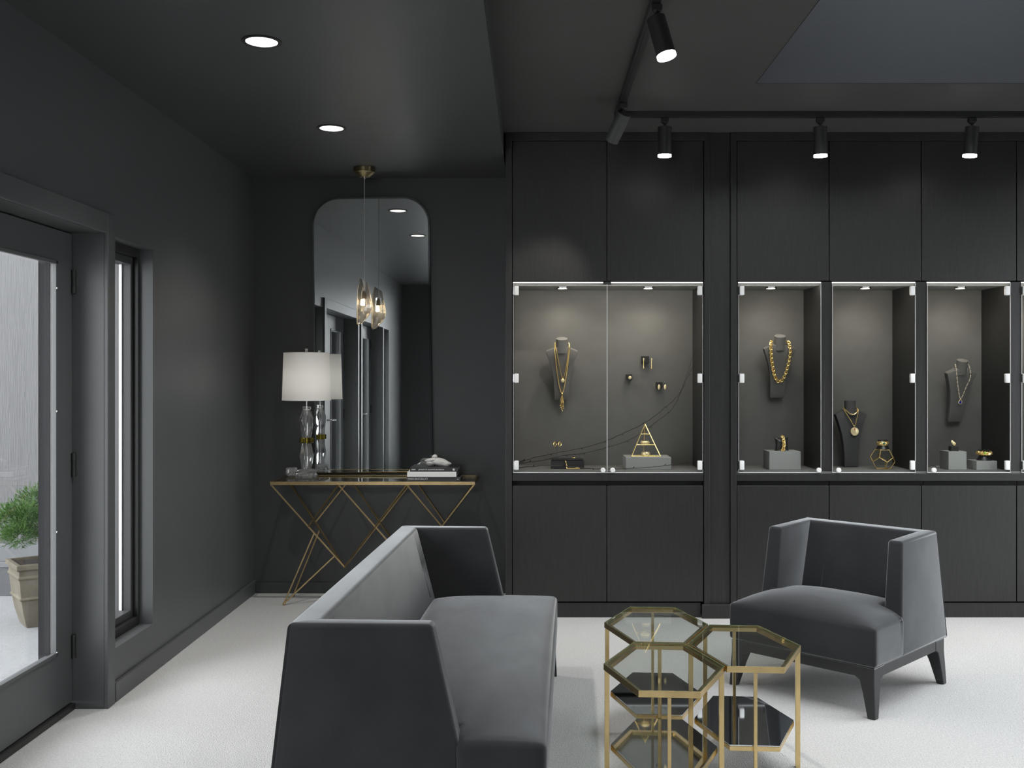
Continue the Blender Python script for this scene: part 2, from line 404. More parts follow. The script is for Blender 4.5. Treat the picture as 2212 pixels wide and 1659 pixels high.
# ------------------------------------------------------------------ doors and windows in the left wall
def casing(y0, y1):
    m = MB(); c = 0.085; x0, x1 = XL, XL + 0.018
    m.box(x0, x1, y0 - 0.075, y0, 0, ZT + c).box(x0, x1, y1, y1 + 0.075, 0, ZT + c).box(x0, x1, y0, y1, ZT, ZT + c)
    return m
XD = -1.936                       # room-side face of the door leaves
def double_door(name, span, label):
    d = thing(name, (XD, (span[0] + span[1]) / 2, 0), label, 'door', kind='structure')
    obj('casing', casing(*span), 'joinery_paint', d, bevel=0.003)
    obj('jamb_stop', MB().box(XD - 0.065, XD - 0.048, span[0], span[0] + 0.02, 0, ZT).box(XD - 0.065, XD - 0.048, span[1] - 0.02, span[1], 0, ZT)
        .box(XD - 0.065, XD - 0.048, span[0], span[1], ZT - 0.02, ZT), 'joinery_paint', d)
    ox = MB()
    for (p0, p1, q0, q1) in ((span[0], span[0] + 0.003, 0, ZT - 0.003), (span[1] - 0.003, span[1], 0, ZT - 0.003), (span[0], span[1], ZT - 0.003, ZT)): ox.box(XLO, XD - 0.066, p0, p1, q0, q1)
    obj('dark_liner', ox, 'matte_black', d)  # thin black liner added to darken the sky-lit outer reveal
    obj('threshold', MB().box(XD - 0.07, XD + 0.012, span[0], span[1], 0, 0.028), 'black_metal', d, bevel=0.004)
    mid = (span[0] + span[1]) / 2
    for s_, (a, b) in enumerate(((span[0] + 0.004, mid - 0.002), (mid + 0.002, span[1] - 0.004))):
        x0, x1 = XD - 0.045, XD; z0, z1 = 0.035, ZT - 0.006
        g0, g1 = (a + 0.143, b - 0.12) if s_ == 0 else (a + 0.12, b - 0.143)
        gz0, gz1 = 0.265, 1.872
        m = MB().box(x0, x1, a, g0, z0, z1).box(x0, x1, g1, b, z0, z1).box(x0, x1, g0, g1, z0, gz0).box(x0, x1, g0, g1, gz1, z1)
        leaf = obj('door_leaf', m, 'joinery_paint', d)
        mm = MB()
        for (p0, p1, q0, q1) in ((g0, g0 + 0.014, gz0, gz1), (g1 - 0.014, g1, gz0, gz1), (g0, g1, gz0, gz0 + 0.014), (g0, g1, gz1 - 0.014, gz1)):
            mm.box(XD - 0.012, XD + 0.006, p0, p1, q0, q1)
        obj('glazing_bead', mm, 'joinery_paint', leaf, bevel=0.002)
        obj('glass_pane', MB().box(XD - 0.026, XD - 0.020, g0, g1, gz0, gz1), 'pane_glass', leaf)
        obj('shade_strip', MB().box(XD - 0.044, XD - 0.0265, g1 - 0.003, g1 - 0.0002, gz0, gz1).box(XD - 0.044, XD - 0.0265, g0 + 0.0002, g0 + 0.003, gz0, gz1), 'matte_black', leaf)  # black strips added as shade on the stile edges behind the glass
        hy = span[0] if s_ == 0 else span[1]
        for hz in (1.80, 1.03, 0.267):
            obj('hinge', MB().lathe([(0.009, -0.05), (0.009, -0.018), (0.0075, -0.017), (0.0075, 0.017), (0.009, 0.018), (0.009, 0.05)], (XD + 0.008, hy + (0.01 if s_ == 0 else -0.01), hz), 12),
                'black_metal', leaf, smooth=True)
        sy = g1 - 0.007 if s_ else g0 + 0.007
        for sz in (1.76, 1.26, 0.77, 0.28):
            obj('screw', MB().tube([(XD + 0.0055, sy, sz), (XD + 0.008, sy, sz)], 0.006, 10), 'chrome', leaf, smooth=True)
        ly = b - 0.04 if s_ == 0 else a + 0.04
        dy = -0.035 if s_ == 0 else 0.035
        hd = MB().tube([(XD, ly, 1.0), (XD + 0.05, ly, 1.0), (XD + 0.055, ly + dy * .2, 1.0), (XD + 0.055, ly + dy, 0.995)], 0.009, 10)
        hd.lathe([(0.024, -0.004), (0.024, 0.004)], (XD + 0.004, ly, 1.0), 16)
        obj('lever_handle', hd, 'chrome', leaf, smooth=True)
    return d
double_door('door_1', D1, 'charcoal double door with full-height glass at the left edge')
double_door('door_2', D2, 'charcoal double glass door seen only in the mirror')
def slim_window(name, span, label):
    wdw = thing(name, (XL - 0.1, (span[0] + span[1]) / 2, ZW), label, 'window', kind='structure')
    a, b = span; x0, x1 = XL - 0.165, XL - 0.062; f = 0.018
    m = MB().box(x0, x1, a, a + f, ZW, ZT).box(x0, x1, b - f, b, ZW, ZT).box(x0, x1, a + f, b - f, ZW, ZW + 0.04).box(x0, x1, a + f, b - f, ZT - 0.04, ZT)
    fr = obj('window_frame', m, 'black_metal', wdw, bevel=0.003)
    a2, b2 = a + f, b - f; z0, z1 = ZW + 0.04, ZT - 0.04; g = 0.022; s0, s1 = x0 + 0.012, x1 - 0.026; gz = 0.035
    m = MB().box(s0, s1, a2, a2 + g, z0, z1).box(s0, s1, b2 - g, b2, z0, z1)
    m.box(s0, s1, a2 + g, b2 - g, z0, z0 + gz).box(s0, s1, a2 + g, b2 - g, z1 - gz, z1)
    sash = obj('sash', m, 'grey_black_metal', wdw, bevel=0.003)
    obj('glass_pane', MB().box(XL - 0.128, XL - 0.122, a2 + g, b2 - g, z0 + gz, z1 - gz), 'pane_glass', sash)
    obj('lit_edge_strip', MB().box(XL - 0.142, XL - 0.129, b2 - g - 0.008, b2 - g - 0.001, z0 + gz, z1 - gz), 'bright_edge', sash)  # pale strip stands in for daylight on the far frame edge
    return wdw
slim_window('window_1', W1, 'tall slim window set deep in the left wall beside the door')
slim_window('window_2', W2, 'tall slim window beyond the second door, seen only in the mirror')

# ------------------------------------------------------------------ courtyard outside the doors
struct('ground_outside', MB().box(-9, XLO, 3.9, 9.2, -0.14, -0.02), 'concrete', 'grey concrete courtyard paving outside the glass door', 'paving')
struct('ground_bounce', MB().box(-9, XLO, -6, 3.9, -0.14, -0.02), 'bright_paving', 'paving outside the doors, coloured pale to bounce light indoors', 'paving')  # pale colour stands in for sunlit ground, added to brighten the ceiling
wl = tag(obj('wall_outside', MB().box(-9, XLO - 0.001, 6.62, 6.82, -0.02, 4.2), 'siding', None), 'grey wood-grained siding wall outside the glass door', 'wall', kind='structure')
for z0, z1, y0, mm_ in ((0.20, 0.315, 6.600, 'siding_trim_light'), (0.165, 0.20, 6.590, 'siding_trim_light'), (-0.02, 0.165, 6.596, 'siding_trim')):
    obj('base_board', MB().box(-9, XLO - 0.002, y0, 6.62, z0, z1), mm_, wl, bevel=0.004)
struct('ground_street', MB().box(XR + 0.2, 30, -20, 25, -0.14, -0.02), 'concrete', 'pale paving outside the shop window', 'paving')

# potted juniper
PC = Vector((-2.84, 5.88, -0.02))
pot = thing('potted_juniper', PC, 'green juniper in a square weathered clay pot outside the door', 'plant', rot=(0, 0, R(38)))
def sq_ring(prof):
    m = MB(); n = 4; vs = []; fs = []
    for hw, z in [(1.18 * q[0], q[1]) for q in prof]: vs += [(-hw, -hw, z), (hw, -hw, z), (hw, hw, z), (-hw, hw, z)]
    for i in range(len(prof) - 1):
        for k in range(4): fs.append((i * 4 + k, i * 4 + (k + 1) % 4, i * 4 + 4 + (k + 1) % 4, i * 4 + 4 + k))
    fs.append((3, 2, 1, 0)); return m.add(vs, fs)
obj('pot', sq_ring([(0.078, 0), (0.098, 0.09), (0.107, 0.16), (0.115, 0.165), (0.115, 0.172), (0.109, 0.178), (0.118, 0.28), (0.124, 0.285), (0.124, 0.295), (0.119, 0.30), (0.120, 0.33), (0.132, 0.338), (0.132, 0.365), (0.112, 0.368), (0.108, 0.33)]),
    'terracotta', pot, local=True, bevel=0.004)
obj('soil', MB().box(-0.128, 0.128, -0.128, 0.128, 0.31, 0.350), 'soil', pot, local=True)
tr = MB().tube([(0.04, 0, 0.33), (0.06, 0.01, 0.42), (0.02, 0.0, 0.50), (-0.06, 0.02, 0.56), (-0.12, 0.03, 0.60)], [0.016, 0.014, 0.012, 0.01, 0.006])
tr.tube([(0.05, 0.0, 0.44), (-0.06, -0.06, 0.55), (-0.14, -0.10, 0.60)], [0.01, 0.008, 0.004]).tube([(0.02, 0.0, 0.50), (0.08, 0.08, 0.6), (0.1, 0.1, 0.68)], [0.01, 0.007, 0.004])
obj('trunk', tr, 'bark', pot, local=True, smooth=True)
fo = MB(); rnd = random.Random(3)
cl = [(-0.10, -0.06, 0.64, 0.13), (-0.02, -0.10, 0.60, 0.12), (0.08, 0.02, 0.66, 0.14), (-0.16, 0.04, 0.60, 0.12), (0.10, -0.10, 0.58, 0.11), (0.0, 0.05, 0.70, 0.13), (-0.14, -0.14, 0.54, 0.10), (0.16, -0.02, 0.62, 0.10)]
for (cx, cy, cz, r) in cl:
    for k in range(850):
        d = Vector((rnd.gauss(0, 1), rnd.gauss(0, 1), rnd.gauss(0.15, 0.8))).normalized()
        p = Vector((cx, cy, cz)) + d * r * rnd.uniform(0.35, 1.0); p.z = cz + (p.z - cz) * 0.8
        dd = (d + Vector((rnd.uniform(-.5, .5), rnd.uniform(-.5, .5), rnd.uniform(0.0, .7)))).normalized(); L = rnd.uniform(0.016, 0.030)
        fo.tube([p, p + dd * L * 0.6, p + dd * L], [0.0014, 0.0013, 0.0004], 3)
        for q in range(3):
            e = (dd + Vector((rnd.uniform(-1, 1), rnd.uniform(-1, 1), rnd.uniform(-.4, 1))) * 0.9).normalized(); b0 = p + dd * L * rnd.uniform(0.1, 0.7)
            fo.tube([b0, b0 + e * L * 0.5], [0.0011, 0.0004], 3)
fol = obj('foliage', fo, 'juniper', pot, local=True); fol['kind'] = 'stuff'

# ------------------------------------------------------------------ built-in display wall
YF = 5.914
fx = lambda x: (x - 1150) / 372.0
fz = lambda y: 1.4 - (y - 814) / 372.0
YBK = 6.299                        # face of the display-case back panels
def frame(name, xs, label):
    m = MB()
    x0, x1, x2, x3 = [fx(v) for v in xs]
    m.box(x0, x1, YF - 0.004, 6.59, 0.0, ZH - 0.001).box(x2, x3, YF - 0.004, 6.59, 0.0, ZH - 0.001)
    m.box(x1, x2, YF - 0.004, YF + 0.02, fz(304), ZH - 0.001)
    return struct(name, m, 'black_wood', label, 'trim', bevel=0.002)
frame('trim_1', (1092, 1106, 1521, 1533), 'black face frame around the two-door display cabinet')
m = MB().box(fx(1533) + 0.0005, fx(1577), YF + 0.008, 6.59, 0, ZH - 0.001)
struct('trim_2', m, 'black_wood', 'black pilaster between the two display cabinets', 'trim')
frame('trim_3', (1578, 1591, 2596, 2610), 'black face frame around the right-hand run of display cabinets')
struct('baseboard_pilaster', MB().box(fx(1515), fx(1579), YF - 0.022, YF - 0.0045, 0, fz(1304)), 'black_wood', 'black block at the foot of the pilaster', 'baseboard', bevel=0.004)
struct('wall_cabinet_end', MB().box(fx(2611), XR - 0.001, YF, 6.59, 0, ZH - 0.001), 'black_wood', 'plain black panel closing the cabinet run', 'wall')

def clip(case_door, xe, z, s):     # white glass-door hinge; s = +1 plate to the right of edge xe
    m = MB().box(min(xe, xe + s * 0.027), max(xe, xe + s * 0.027), YF - 0.014, YF + 0.012, z - 0.027, z + 0.027)
    h_ = obj('hinge', m, 'white_clip', case_door, bevel=0.005, smooth=True)
    m2 = MB().box(min(xe - s * 0.006, xe - s * 0.001), max(xe - s * 0.006, xe - s * 0.001), YF - 0.008, YF + 0.010, z - 0.023, z + 0.023)
    obj('hinge_barrel', m2, 'chrome', case_door)
def glass_door(case, x0, x1, hinge_side, knob_x):
    z0, z1 = fz(1021), fz(611)
    d = obj('glass_door', MB().box(x0, x1, YF - 0.003, YF + 0.003, z0, z1), 'case_glass', case)
    e = MB()
    for xx in (x0, x1): e.box(xx - 0.0008, xx + 0.0008, YF - 0.0032, YF + 0.0032, z0, z1)
    e.box(x0, x1, YF - 0.0032, YF + 0.0032, z0, z0 + 0.003)
    obj('polished_edge', e, 'bright_edge', d)
    for y in (628, 817, 1005): clip(d, x0 + 0.004 if hinge_side < 0 else x1 - 0.004, fz(y), -hinge_side)
    k = MB().tube([(knob_x, YF - 0.028, fz(1015)), (knob_x, YF - 0.024, fz(1015)), (knob_x, YF - 0.014, fz(1015)), (knob_x, YF - 0.004, fz(1015))], [0.011, 0.0145, 0.0145, 0.007], 20)
    k.tube([(knob_x, YF - 0.0284, fz(1015)), (knob_x, YF - 0.0275, fz(1015))], 0.0030, 8)
    obj('knob', k, 'white_clip', d, smooth=True)
    return d

def bay(x0, x1, dl, dr, doors, names, pucks, puck_w, led=1.0):
    """x0..x1 outer pixels of the bay on the front plane; dl..dr clear display opening; doors: list of door splits"""
    X0, X1, A, B = fx(x0), fx(x1), fx(dl), fx(dr)
    # upper cabinet
    z0, z1 = fz(607), fz(305)
    c = thing('wall_cabinet', ((X0 + X1) / 2, 6.2, z0), names[0], 'cabinet', 'upper cabinets of the display wall')
    obj('carcass', MB().box(X0 + 0.001, X1 - 0.001, YF + 0.022, 6.59, z0 + 0.002, z1), 'black_void', c)
    for a, b in doors:
        obj('door', MB().box(fx(a), fx(b), YF, YF + 0.02, z0 + 0.0025, z1), 'black_wood', c, bevel=0.0015)
    # display case
    zt, zb = fz(609), 0.852
    c = thing('display_case', ((X0 + X1) / 2, 6.2, zb - 0.02), names[1], 'display case', 'lit glass display cases')
    obj('top_panel', MB().box(A, B, YF + 0.014, YBK, zt - 0.016, zt), 'block_grey', c)
    obj('shelf', MB().box(X0, X1, YF + 0.006, 6.33, zb - 0.014, zb), 'case_floor', c)
    obj('back_panel', MB().box(max(X0, A - 0.01), min(X1, B + 0.01), YBK, YBK + 0.02, zb, zt), 'case_back', c)
    obj('side_panel', MB().box(X0, A, YF + 0.004, YBK, zb + 0.0005, zt), 'black_wood', c, bevel=0.001)
    obj('side_panel', MB().box(B, X1, YF + 0.004, YBK, zb + 0.0005, zt), 'black_wood', c, bevel=0.001)
    obj('light_strip', MB().box(A, B, YF + 0.006, YF + 0.012, zt - 0.005, zt), 'led', c)
    al = bpy.data.lights.new('strip_glow', 'AREA'); al.shape = 'RECTANGLE'; al.size = B - A; al.size_y = 0.012; al.energy = 2.4 * (B - A); al.color = (1.0, 0.93, 0.84)
    ao = bpy.data.objects.new('strip_glow', al); COL.objects.link(ao); ao.parent = c
    ao.location = Vector(((A + B) / 2, YF + 0.024, zt - 0.020)) - c.location; ao.rotation_euler = (R(38), 0, 0)
    for px in pucks:
        X = fx(px) * 1.03
        Yp = YF + 0.17
        pk = obj('puck_light', MB().lathe([(0.034, 0), (0.036, 0.004), (0.036, 0.008)], (X, Yp, zt - 0.0245), 20), 'chrome', c, smooth=True)
        obj('lens', MB().lathe([(0.026, 0), (0.026, 0.002)], (X, Yp, zt - 0.0262), 16), 'puck_lens', pk)
        spot('puck_beam', c, (X, Yp, zt - 0.03), (0, 0.1, -1), puck_w, (1.0, 0.92, 0.80), R(150), 0.9, 0.03)
    # base cabinet
    z0, z1 = fz(1300), fz(1049)
    b_ = thing('base_cabinet', ((X0 + X1) / 2, 6.2, z0), names[2], 'cabinet', 'base cabinets of the display wall')
    obj('carcass', MB().box(X0 + 0.001, X1 - 0.001, YF + 0.05, 6.59, z0, fz(1040)), 'black_void', b_)
    for a, b in doors:
        obj('door', MB().box(fx(a), fx(b), YF, YF + 0.045, z0 + 0.001, z1), 'black_wood', b_, bevel=0.002)
    return c

cA = bay(1107, 1520, 1108.5, 1518.5, [(1107.5, 1310), (1311.5, 1519)],
         ('black wooden upper cabinet with two doors left of the pilaster', 'wide lit glass display case with the twig and gold pyramid', 'black wooden base cabinet with two doors left of the pilaster'),
         (1215, 1400), 7.5)
glass_door(cA, fx(1109), fx(1311), -1, fx(1302)); glass_door(cA, fx(1312), fx(1518), 1, fx(1323))
obj('door_catch', MB().box(fx(1303), fx(1320), YF - 0.006, YF + 0.012, fz(614), fz(609)), 'grey_black_metal', cA)
struct('baseboard_cabinet', MB().box(fx(1107), fx(1514), YF + 0.012, 6.58, 0, fz(1303)), 'black_wood', 'black plinth below the two-door base cabinet', 'baseboard')
single('counter_rail', MB().box(fx(1107), fx(1520), YF, 6.58, fz(1039), fz(1023.5)), 'black_wood', 'black rail running under the wide display case', 'rail', bevel=0.002)
slot = [('first upper cabinet right of the pilaster, single black door', 'lit display case with the chunky gold chain necklace', 'first base cabinet right of the pilaster, behind the armchair'),
        ('second upper cabinet right of the pilaster, single black door', 'lit display case with the faceted gold terrarium', 'second base cabinet right of the pilaster, behind the armchair'),
        ('third upper cabinet right of the pilaster, single black door', 'lit display case with the blue drop pendant necklace', 'third base cabinet right of the pilaster, beside the armchair'),
        ('upper cabinet cut by the right edge of the photo', 'display case cut by the right edge of the photo', 'base cabinet cut by the right edge of the photo'),
        ('upper cabinet out of frame at the end of the wall', 'display case out of frame at the end of the wall', 'base cabinet out of frame at the end of the wall')]
edges = [(1592, 1796.5, 1595, 1774, 1, -1), (1797, 2001.5, 1797.5, 1978, -1, 1), (2002, 2205.5, 2002.5, 2183, -1, 1), (2206, 2400, 2206.5, 2377, 1, -1), (2400.5, 2595, 2401, 2592, -1, 1)]
dsplit = [(1592.5, 1790), (1792, 1989), (1991, 2195), (2197, 2397), (2399, 2594.5)]
for (x0, x1, a, b, ks, hs), nm, ds in zip(edges, slot, dsplit):
    c = bay(x0, x1, a, b, [ds], nm, ((a + b) / 2 - 20,), 6)
    glass_door(c, fx(a) + 0.002, fx(b) - 0.002, hs, fx(b - 7) if ks > 0 else fx(a + 12))
single('counter_rail', MB().box(fx(1592), fx(2595), YF, 6.58, fz(1039), fz(1023.5)), 'black_wood', 'black rail running under the right-hand display cases', 'rail', bevel=0.002)
struct('baseboard_cabinets', MB().box(fx(1592), fx(2595), YF + 0.012, 6.58, 0, fz(1303)), 'black_wood', 'black plinth below the right-hand base cabinets', 'baseboard')

# ------------------------------------------------------------------ ceiling lights
for i, (hy, lab) in enumerate(zip(HY, ('round recessed downlight nearest the camera', 'round recessed downlight nearer the pendant lamp'))):
    d = thing('downlight', (HX, hy, ZL), lab, 'light', 'recessed downlights in the low ceiling')
    obj('trim_ring', MB().lathe([(0.0605, 0.001), (0.0605, -0.004), (0.076, -0.004), (0.076, -0.0005)], (HX, hy, ZL), 32, cap=False), 'black_metal', d, smooth=True)
    obj('reflector', MB().lathe([(0.060, -0.002), (0.056, 0.03), (0.045, 0.07)], (HX, hy, ZL), 32, cap=False), 'reflector_white', d, smooth=True)
    obj('lens', MB().lathe([(0.045, 0.07), (0.045, 0.074)], (HX, hy, ZL), 24), 'downlight_lens', d)
    spot('downlight_beam', d, (HX, hy, ZL + 0.05), (0, 0, -1), 70, (1, 0.97, 0.92), R(110), 0.8, 0.04)

ZTR = ZH - 0.030
def track(name, a, b, label):
    m = MB()
    if a[0] == b[0]: m.box(a[0] - 0.018, a[0] + 0.018, a[1], b[1], ZTR, ZH - 0.0005).box(a[0] - 0.007, a[0] + 0.007, a[1], b[1], ZTR - 0.003, ZTR)
    else: m.box(a[0], b[0], a[1] - 0.018, a[1] + 0.018, ZTR, ZH - 0.0005).box(a[0], b[0], a[1] - 0.007, a[1] + 0.007, ZTR - 0.003, ZTR)
    return single(name, m, 'black_metal', label, 'light track', 'ceiling light tracks', bevel=0.002)
track('lighting_track', (0.46, -0.6), (0.46, 5.44), 'black ceiling track running towards the camera')
track('lighting_track', (0.44, 5.46), (4.2, 5.46), 'black ceiling track parallel to the cabinets')
def track_spot(X, Y, axis, label, on=True, energy=40, mt='black_metal', hang=0.062, size=R(44)):
    ax = Vector(axis).normalized()
    r = 0.036; L = 0.148
    top = Vector((X, Y, ZTR - hang))
    t = thing('track_spotlight', (X, Y, ZTR), label, 'spotlight', 'black track spotlights')
    obj('adapter', MB().box(X - 0.020, X + 0.020, Y - 0.016, Y + 0.016, ZTR - 0.024, ZTR - 0.0035).lathe([(0.010, -0.036), (0.018, -0.028), (0.018, -0.022)], (X, Y, ZTR), 16), 'black_metal', t, bevel=0.002)
    obj('stem', MB().tube([(X, Y, ZTR - 0.03), tuple(top + Vector((0, 0, -0.012)))], 0.0065, 10), 'black_metal', t, smooth=True)
    p0 = top - ax * 0.012; p1 = p0 + ax * L
    body = MB().tube([p0, p0 + ax * 0.001, p1], [r * 0.96, r, r], 32)
    bd = obj('lamp_body', body, mt, t, smooth=True)
    q = ax.to_track_quat('Z', 'Y').to_matrix()
    ring = MB(); n = 32; vs = []
    for rr, dz in ((r, 0.0), (r, 0.012), (r * 0.84, 0.012), (r * 0.80, 0.002)):
        for k in range(n):
            a = 2 * math.pi * k / n; vs.append(p1 + q @ Vector((rr * math.cos(a), rr * math.sin(a), dz)))
    ring.add(vs, [(i * n + k, i * n + (k + 1) % n, i * n + n + (k + 1) % n, i * n + n + k) for i in range(3) for k in range(n)])
    obj('lens_ring', ring, 'lamp_lens' if mt == 'black_metal' else mt, t, smooth=True)
    lens = MB().tube([p1 + ax * 0.0015, p1 + ax * 0.003], r * 0.80, 24)
    obj('lens', lens, 'lamp_lens' if on else 'black_metal', t)
    if on: spot('spot_beam', t, p1 + ax * 0.02, ax, energy, (1, 0.95, 0.88), size, 0.7, 0.03)
    return t
track_spot(0.71, 5.46, (0.0, 0.05, -1), 'black track spotlight in front of the double-door cabinet')
track_spot(1.543, 5.46, (0.03, 0.06, -1), 'black track spotlight in front of the cabinet right of the pilaster')
track_spot(2.357, 5.46, (-0.06, 0.06, -1), 'rightmost black track spotlight in the picture')
track_spot(3.17, 5.46, (0.0, 0.06, -1), 'black track spotlight out of frame to the right')
track_spot(0.462, 5.17, (-0.36, 0.56, -0.75), 'tilted track spotlight turned away at the track corner', mt='grey_black_metal', energy=30)
track_spot(0.463, 3.80, (0.24, -0.12, -0.93), 'large near track spotlight shining down towards the sofa', energy=60)

# ------------------------------------------------------------------ pendant lamp
PX, PY = -1.035, 6.275
p = thing('pendant_lamp', (PX, PY, 1.722), 'faceted crystal pendant lamp hanging before the mirror', 'lamp')
obj('canopy', MB().lathe([(0.030, -0.058), (0.058, -0.036), (0.060, -0.034), (0.061, -0.032), (0.065, -0.030), (0.065, -0.0005)], (PX, PY, ZL), 40), 'canopy_brass', p, smooth=35)
obj('cord', MB().tube([(PX, PY, ZL - 0.058), (PX, PY, 1.93)], 0.0022, 8), 'steel_cord', p, smooth=True)
obj('cord_grip', MB().lathe([(0.005, -0.07), (0.009, -0.066), (0.009, -0.058)], (PX, PY, ZL), 12), 'chrome', p, smooth=True)
pts = []; nf = 9
for cx_, rx_, ry_, z_, slope, ph in ((-0.003, 0.026, 0.022, 1.993, -0.62, 0.2), (-0.006, 0.040, 0.032, 1.93, -0.25, 0.2), (0.002, 0.050, 0.040, 1.842, 0.10, 0.25), (0.0, 0.050, 0.038, 1.800, 0.25, 0.25), (-0.012, 0.036, 0.026, 1.748, 0.60, 0.2), (-0.026, 0.012, 0.010, 1.724, 0.5, 0.1)):
    for k in range(nf):
        a_ = 2 * math.pi * k / nf + ph; dx = rx_ * math.cos(a_)
        pts.append((PX + cx_ + dx, PY + ry_ * math.sin(a_), z_ + slope * dx))
obj('crystal_shade', MB().hull(pts), 'pendant_crystal', p)
obj('socket', MB().lathe([(0.006, -0.028), (0.011, -0.026), (0.011, 0.006), (0.005, 0.022)], (PX - 0.002, PY, 1.905), 14), 'bronze_socket', p, smooth=True)
pb = bpy.data.lights.new('bulb_glow', 'POINT'); pb.energy = 0.32; pb.color = (1.0, 0.78, 0.5); pb.shadow_soft_size = 0.01
pbo = bpy.data.objects.new('bulb_glow', pb); COL.objects.link(pbo); pbo.parent = p; pbo.location = Vector((PX - 0.005, PY, 1.848)) - p.location
obj('bulb', MB().sphere((PX - 0.005, PY, 1.866), 0.0085, 12, 8, (1, 1, 1.4)), 'bulb', p, smooth=True)

# ------------------------------------------------------------------ wall mirror
MC = Vector((-1.021, 6.572, 0.775))
mir = thing('wall_mirror', MC, 'tall mirror with rounded corners leaning above the brass console', 'mirror', rot=(R(-0.08), R(-0.75), 0))
def rrect(hw, h0, h1, r, rb, n=10):
    pts = []
    for cx, cz, a0, r in ((hw - r, h1 - r, 0, r), (-hw + r, h1 - r, 90, r), (-hw + rb, h0 + rb, 180, rb), (hw - rb, h0 + rb, 270, rb)):
        for i in range(n + 1):
            a = R(a0 + 90 * i / n); pts.append((cx + r * math.cos(a), cz + r * math.sin(a)))
    return pts
o_, i_ = rrect(0.380, 0.0, 1.785, 0.175, 0.03), rrect(0.368, 0.012, 1.773, 0.163, 0.02)
n = len(o_)
obj('mirror_glass', MB().add([(x, -0.006, z) for x, z in i_], [tuple(range(n))]), 'mirror', mir, local=True)
bv = MB().add([(x, -0.0025, z) for x, z in o_] + [(x, -0.006, z) for x, z in i_], [(i, (i + 1) % n, n + (i + 1) % n, n + i) for i in range(n)])
obj('bevelled_edge', bv, 'mirror_edge', mir, local=True)
obj('backing', MB().prism(o_, -0.002, 0.012, 'y'), 'black_metal', mir, local=True)

# ------------------------------------------------------------------ console table
CX = [-1.582, -1.17, -0.758, -0.346]; YF_T, YB_T, ZTOP = 6.14, 6.545, 0.769
YM = (YF_T + YB_T) / 2
ct = thing('console_table', ((CX[0] + CX[3]) / 2, YM, 0), 'slim brass console table with glass top under the mirror', 'table')
m = MB().box(CX[0], CX[3], YF_T, YF_T + 0.012, ZTOP - 0.022, ZTOP - 0.001).box(CX[0], CX[3], YB_T - 0.012, YB_T, ZTOP - 0.022, ZTOP - 0.001)
m.box(CX[0], CX[0] + 0.012, YF_T + 0.012, YB_T - 0.012, ZTOP - 0.022, ZTOP - 0.001).box(CX[3] - 0.012, CX[3], YF_T + 0.012, YB_T - 0.012, ZTOP - 0.022, ZTOP - 0.001)
obj('top_frame', m, 'antique_brass', ct, bevel=0.001)
obj('glass_top', MB().box(CX[0] + 0.012, CX[3] - 0.012, YF_T + 0.012, YB_T - 0.012, ZTOP - 0.010, ZTOP - 0.002), 'table_glass', ct)
zr, ztip = ZTOP - 0.022, 0.215
tips = {1: (CX[1], YM, ztip), 2: (CX[2], YM, ztip)}
lp = lambda a, b, t: tuple(Vector(a).lerp(Vector(b), t))
for yy in (YF_T + 0.006, YB_T - 0.006):
    N = [(x, yy, zr) for x in CX]; N[0] = (CX[0] + 0.006, yy, zr); N[3] = (CX[3] - 0.006, yy, zr)
    for a, b in ((0, 1), (2, 1), (1, 2), (3, 2)):
        obj('strut', MB().bar(N[a], tips[b], 0.009), 'antique_brass', ct)
    obj('strut', MB().bar(N[1], lp(N[0], tips[1], 0.5), 0.009), 'antique_brass', ct)
    obj('strut', MB().bar(N[2], lp(N[3], tips[2], 0.5), 0.009), 'antique_brass', ct)
    fy = YM + (-0.10 if yy < YM else 0.15)
    for s_, (n0, tp, fxx) in enumerate(((N[0], tips[1], -1.522), (N[3], tips[2], -0.406))):
        foot = (fxx, fy, 0.012)
        obj('leg', MB().bar(foot, lp(n0, tp, 0.58), 0.008), 'antique_brass', ct)
        obj('leg', MB().bar(foot, lp(n0, tp, 0.86), 0.008), 'antique_brass', ct)
        obj('foot', MB().sphere((fxx, fy, 0.0095), 0.0095, 12, 8), 'antique_brass', ct, smooth=True)

# table lamp
LX, LY = -1.413, 6.372
lamp = thing('table_lamp', (LX, LY, ZTOP), 'table lamp with white drum shade and faceted crystal stem', 'lamp')
sh = MB().lathe([(0.150, 1.252), (0.141, 1.551)], (LX, LY, 0), 48, cap=False)
shade = obj('lamp_shade', sh, 'shade_linen', lamp, smooth=True)
obj('shade_trim', MB().torus((LX, LY, 1.549), 0.1408, 0.0022, 48, 6).torus((LX, LY, 1.254), 0.1498, 0.0022, 48, 6), 'lamp_linen', shade, smooth=True)
obj('spider', MB().tube([(LX - 0.14, LY, 1.535), (LX, LY, 1.54), (LX + 0.14, LY, 1.535)], 0.002, 6).tube([(LX, LY - 0.14, 1.535), (LX, LY, 1.54), (LX, LY + 0.14, 1.535)], 0.002, 6), 'chrome', shade)
obj('lamp_bulb', MB().sphere((LX, LY, 1.44), 0.018, 16, 12, (1, 1, 1.3)), 'lamp_linen', lamp, smooth=True)
pl = bpy.data.lights.new('lamp_glow', 'POINT'); pl.energy = 0.62; pl.color = (1.0, 0.96, 0.90); pl.shadow_soft_size = 0.06
po = bpy.data.objects.new('lamp_glow', pl); COL.objects.link(po); po.parent = lamp; po.location = Vector((LX, LY, 1.38)) - lamp.location
obj('finial', MB().lathe([(0.004, 1.54), (0.006, 1.553), (0.009, 1.558), (0.011, 1.573), (0.010, 1.575)], (LX, LY, 0), 12), 'crystal', lamp)
obj('rod', MB().tube([(LX, LY, 0.80), (LX, LY, 1.54)], 0.0045, 10), 'chrome', lamp, smooth=True)
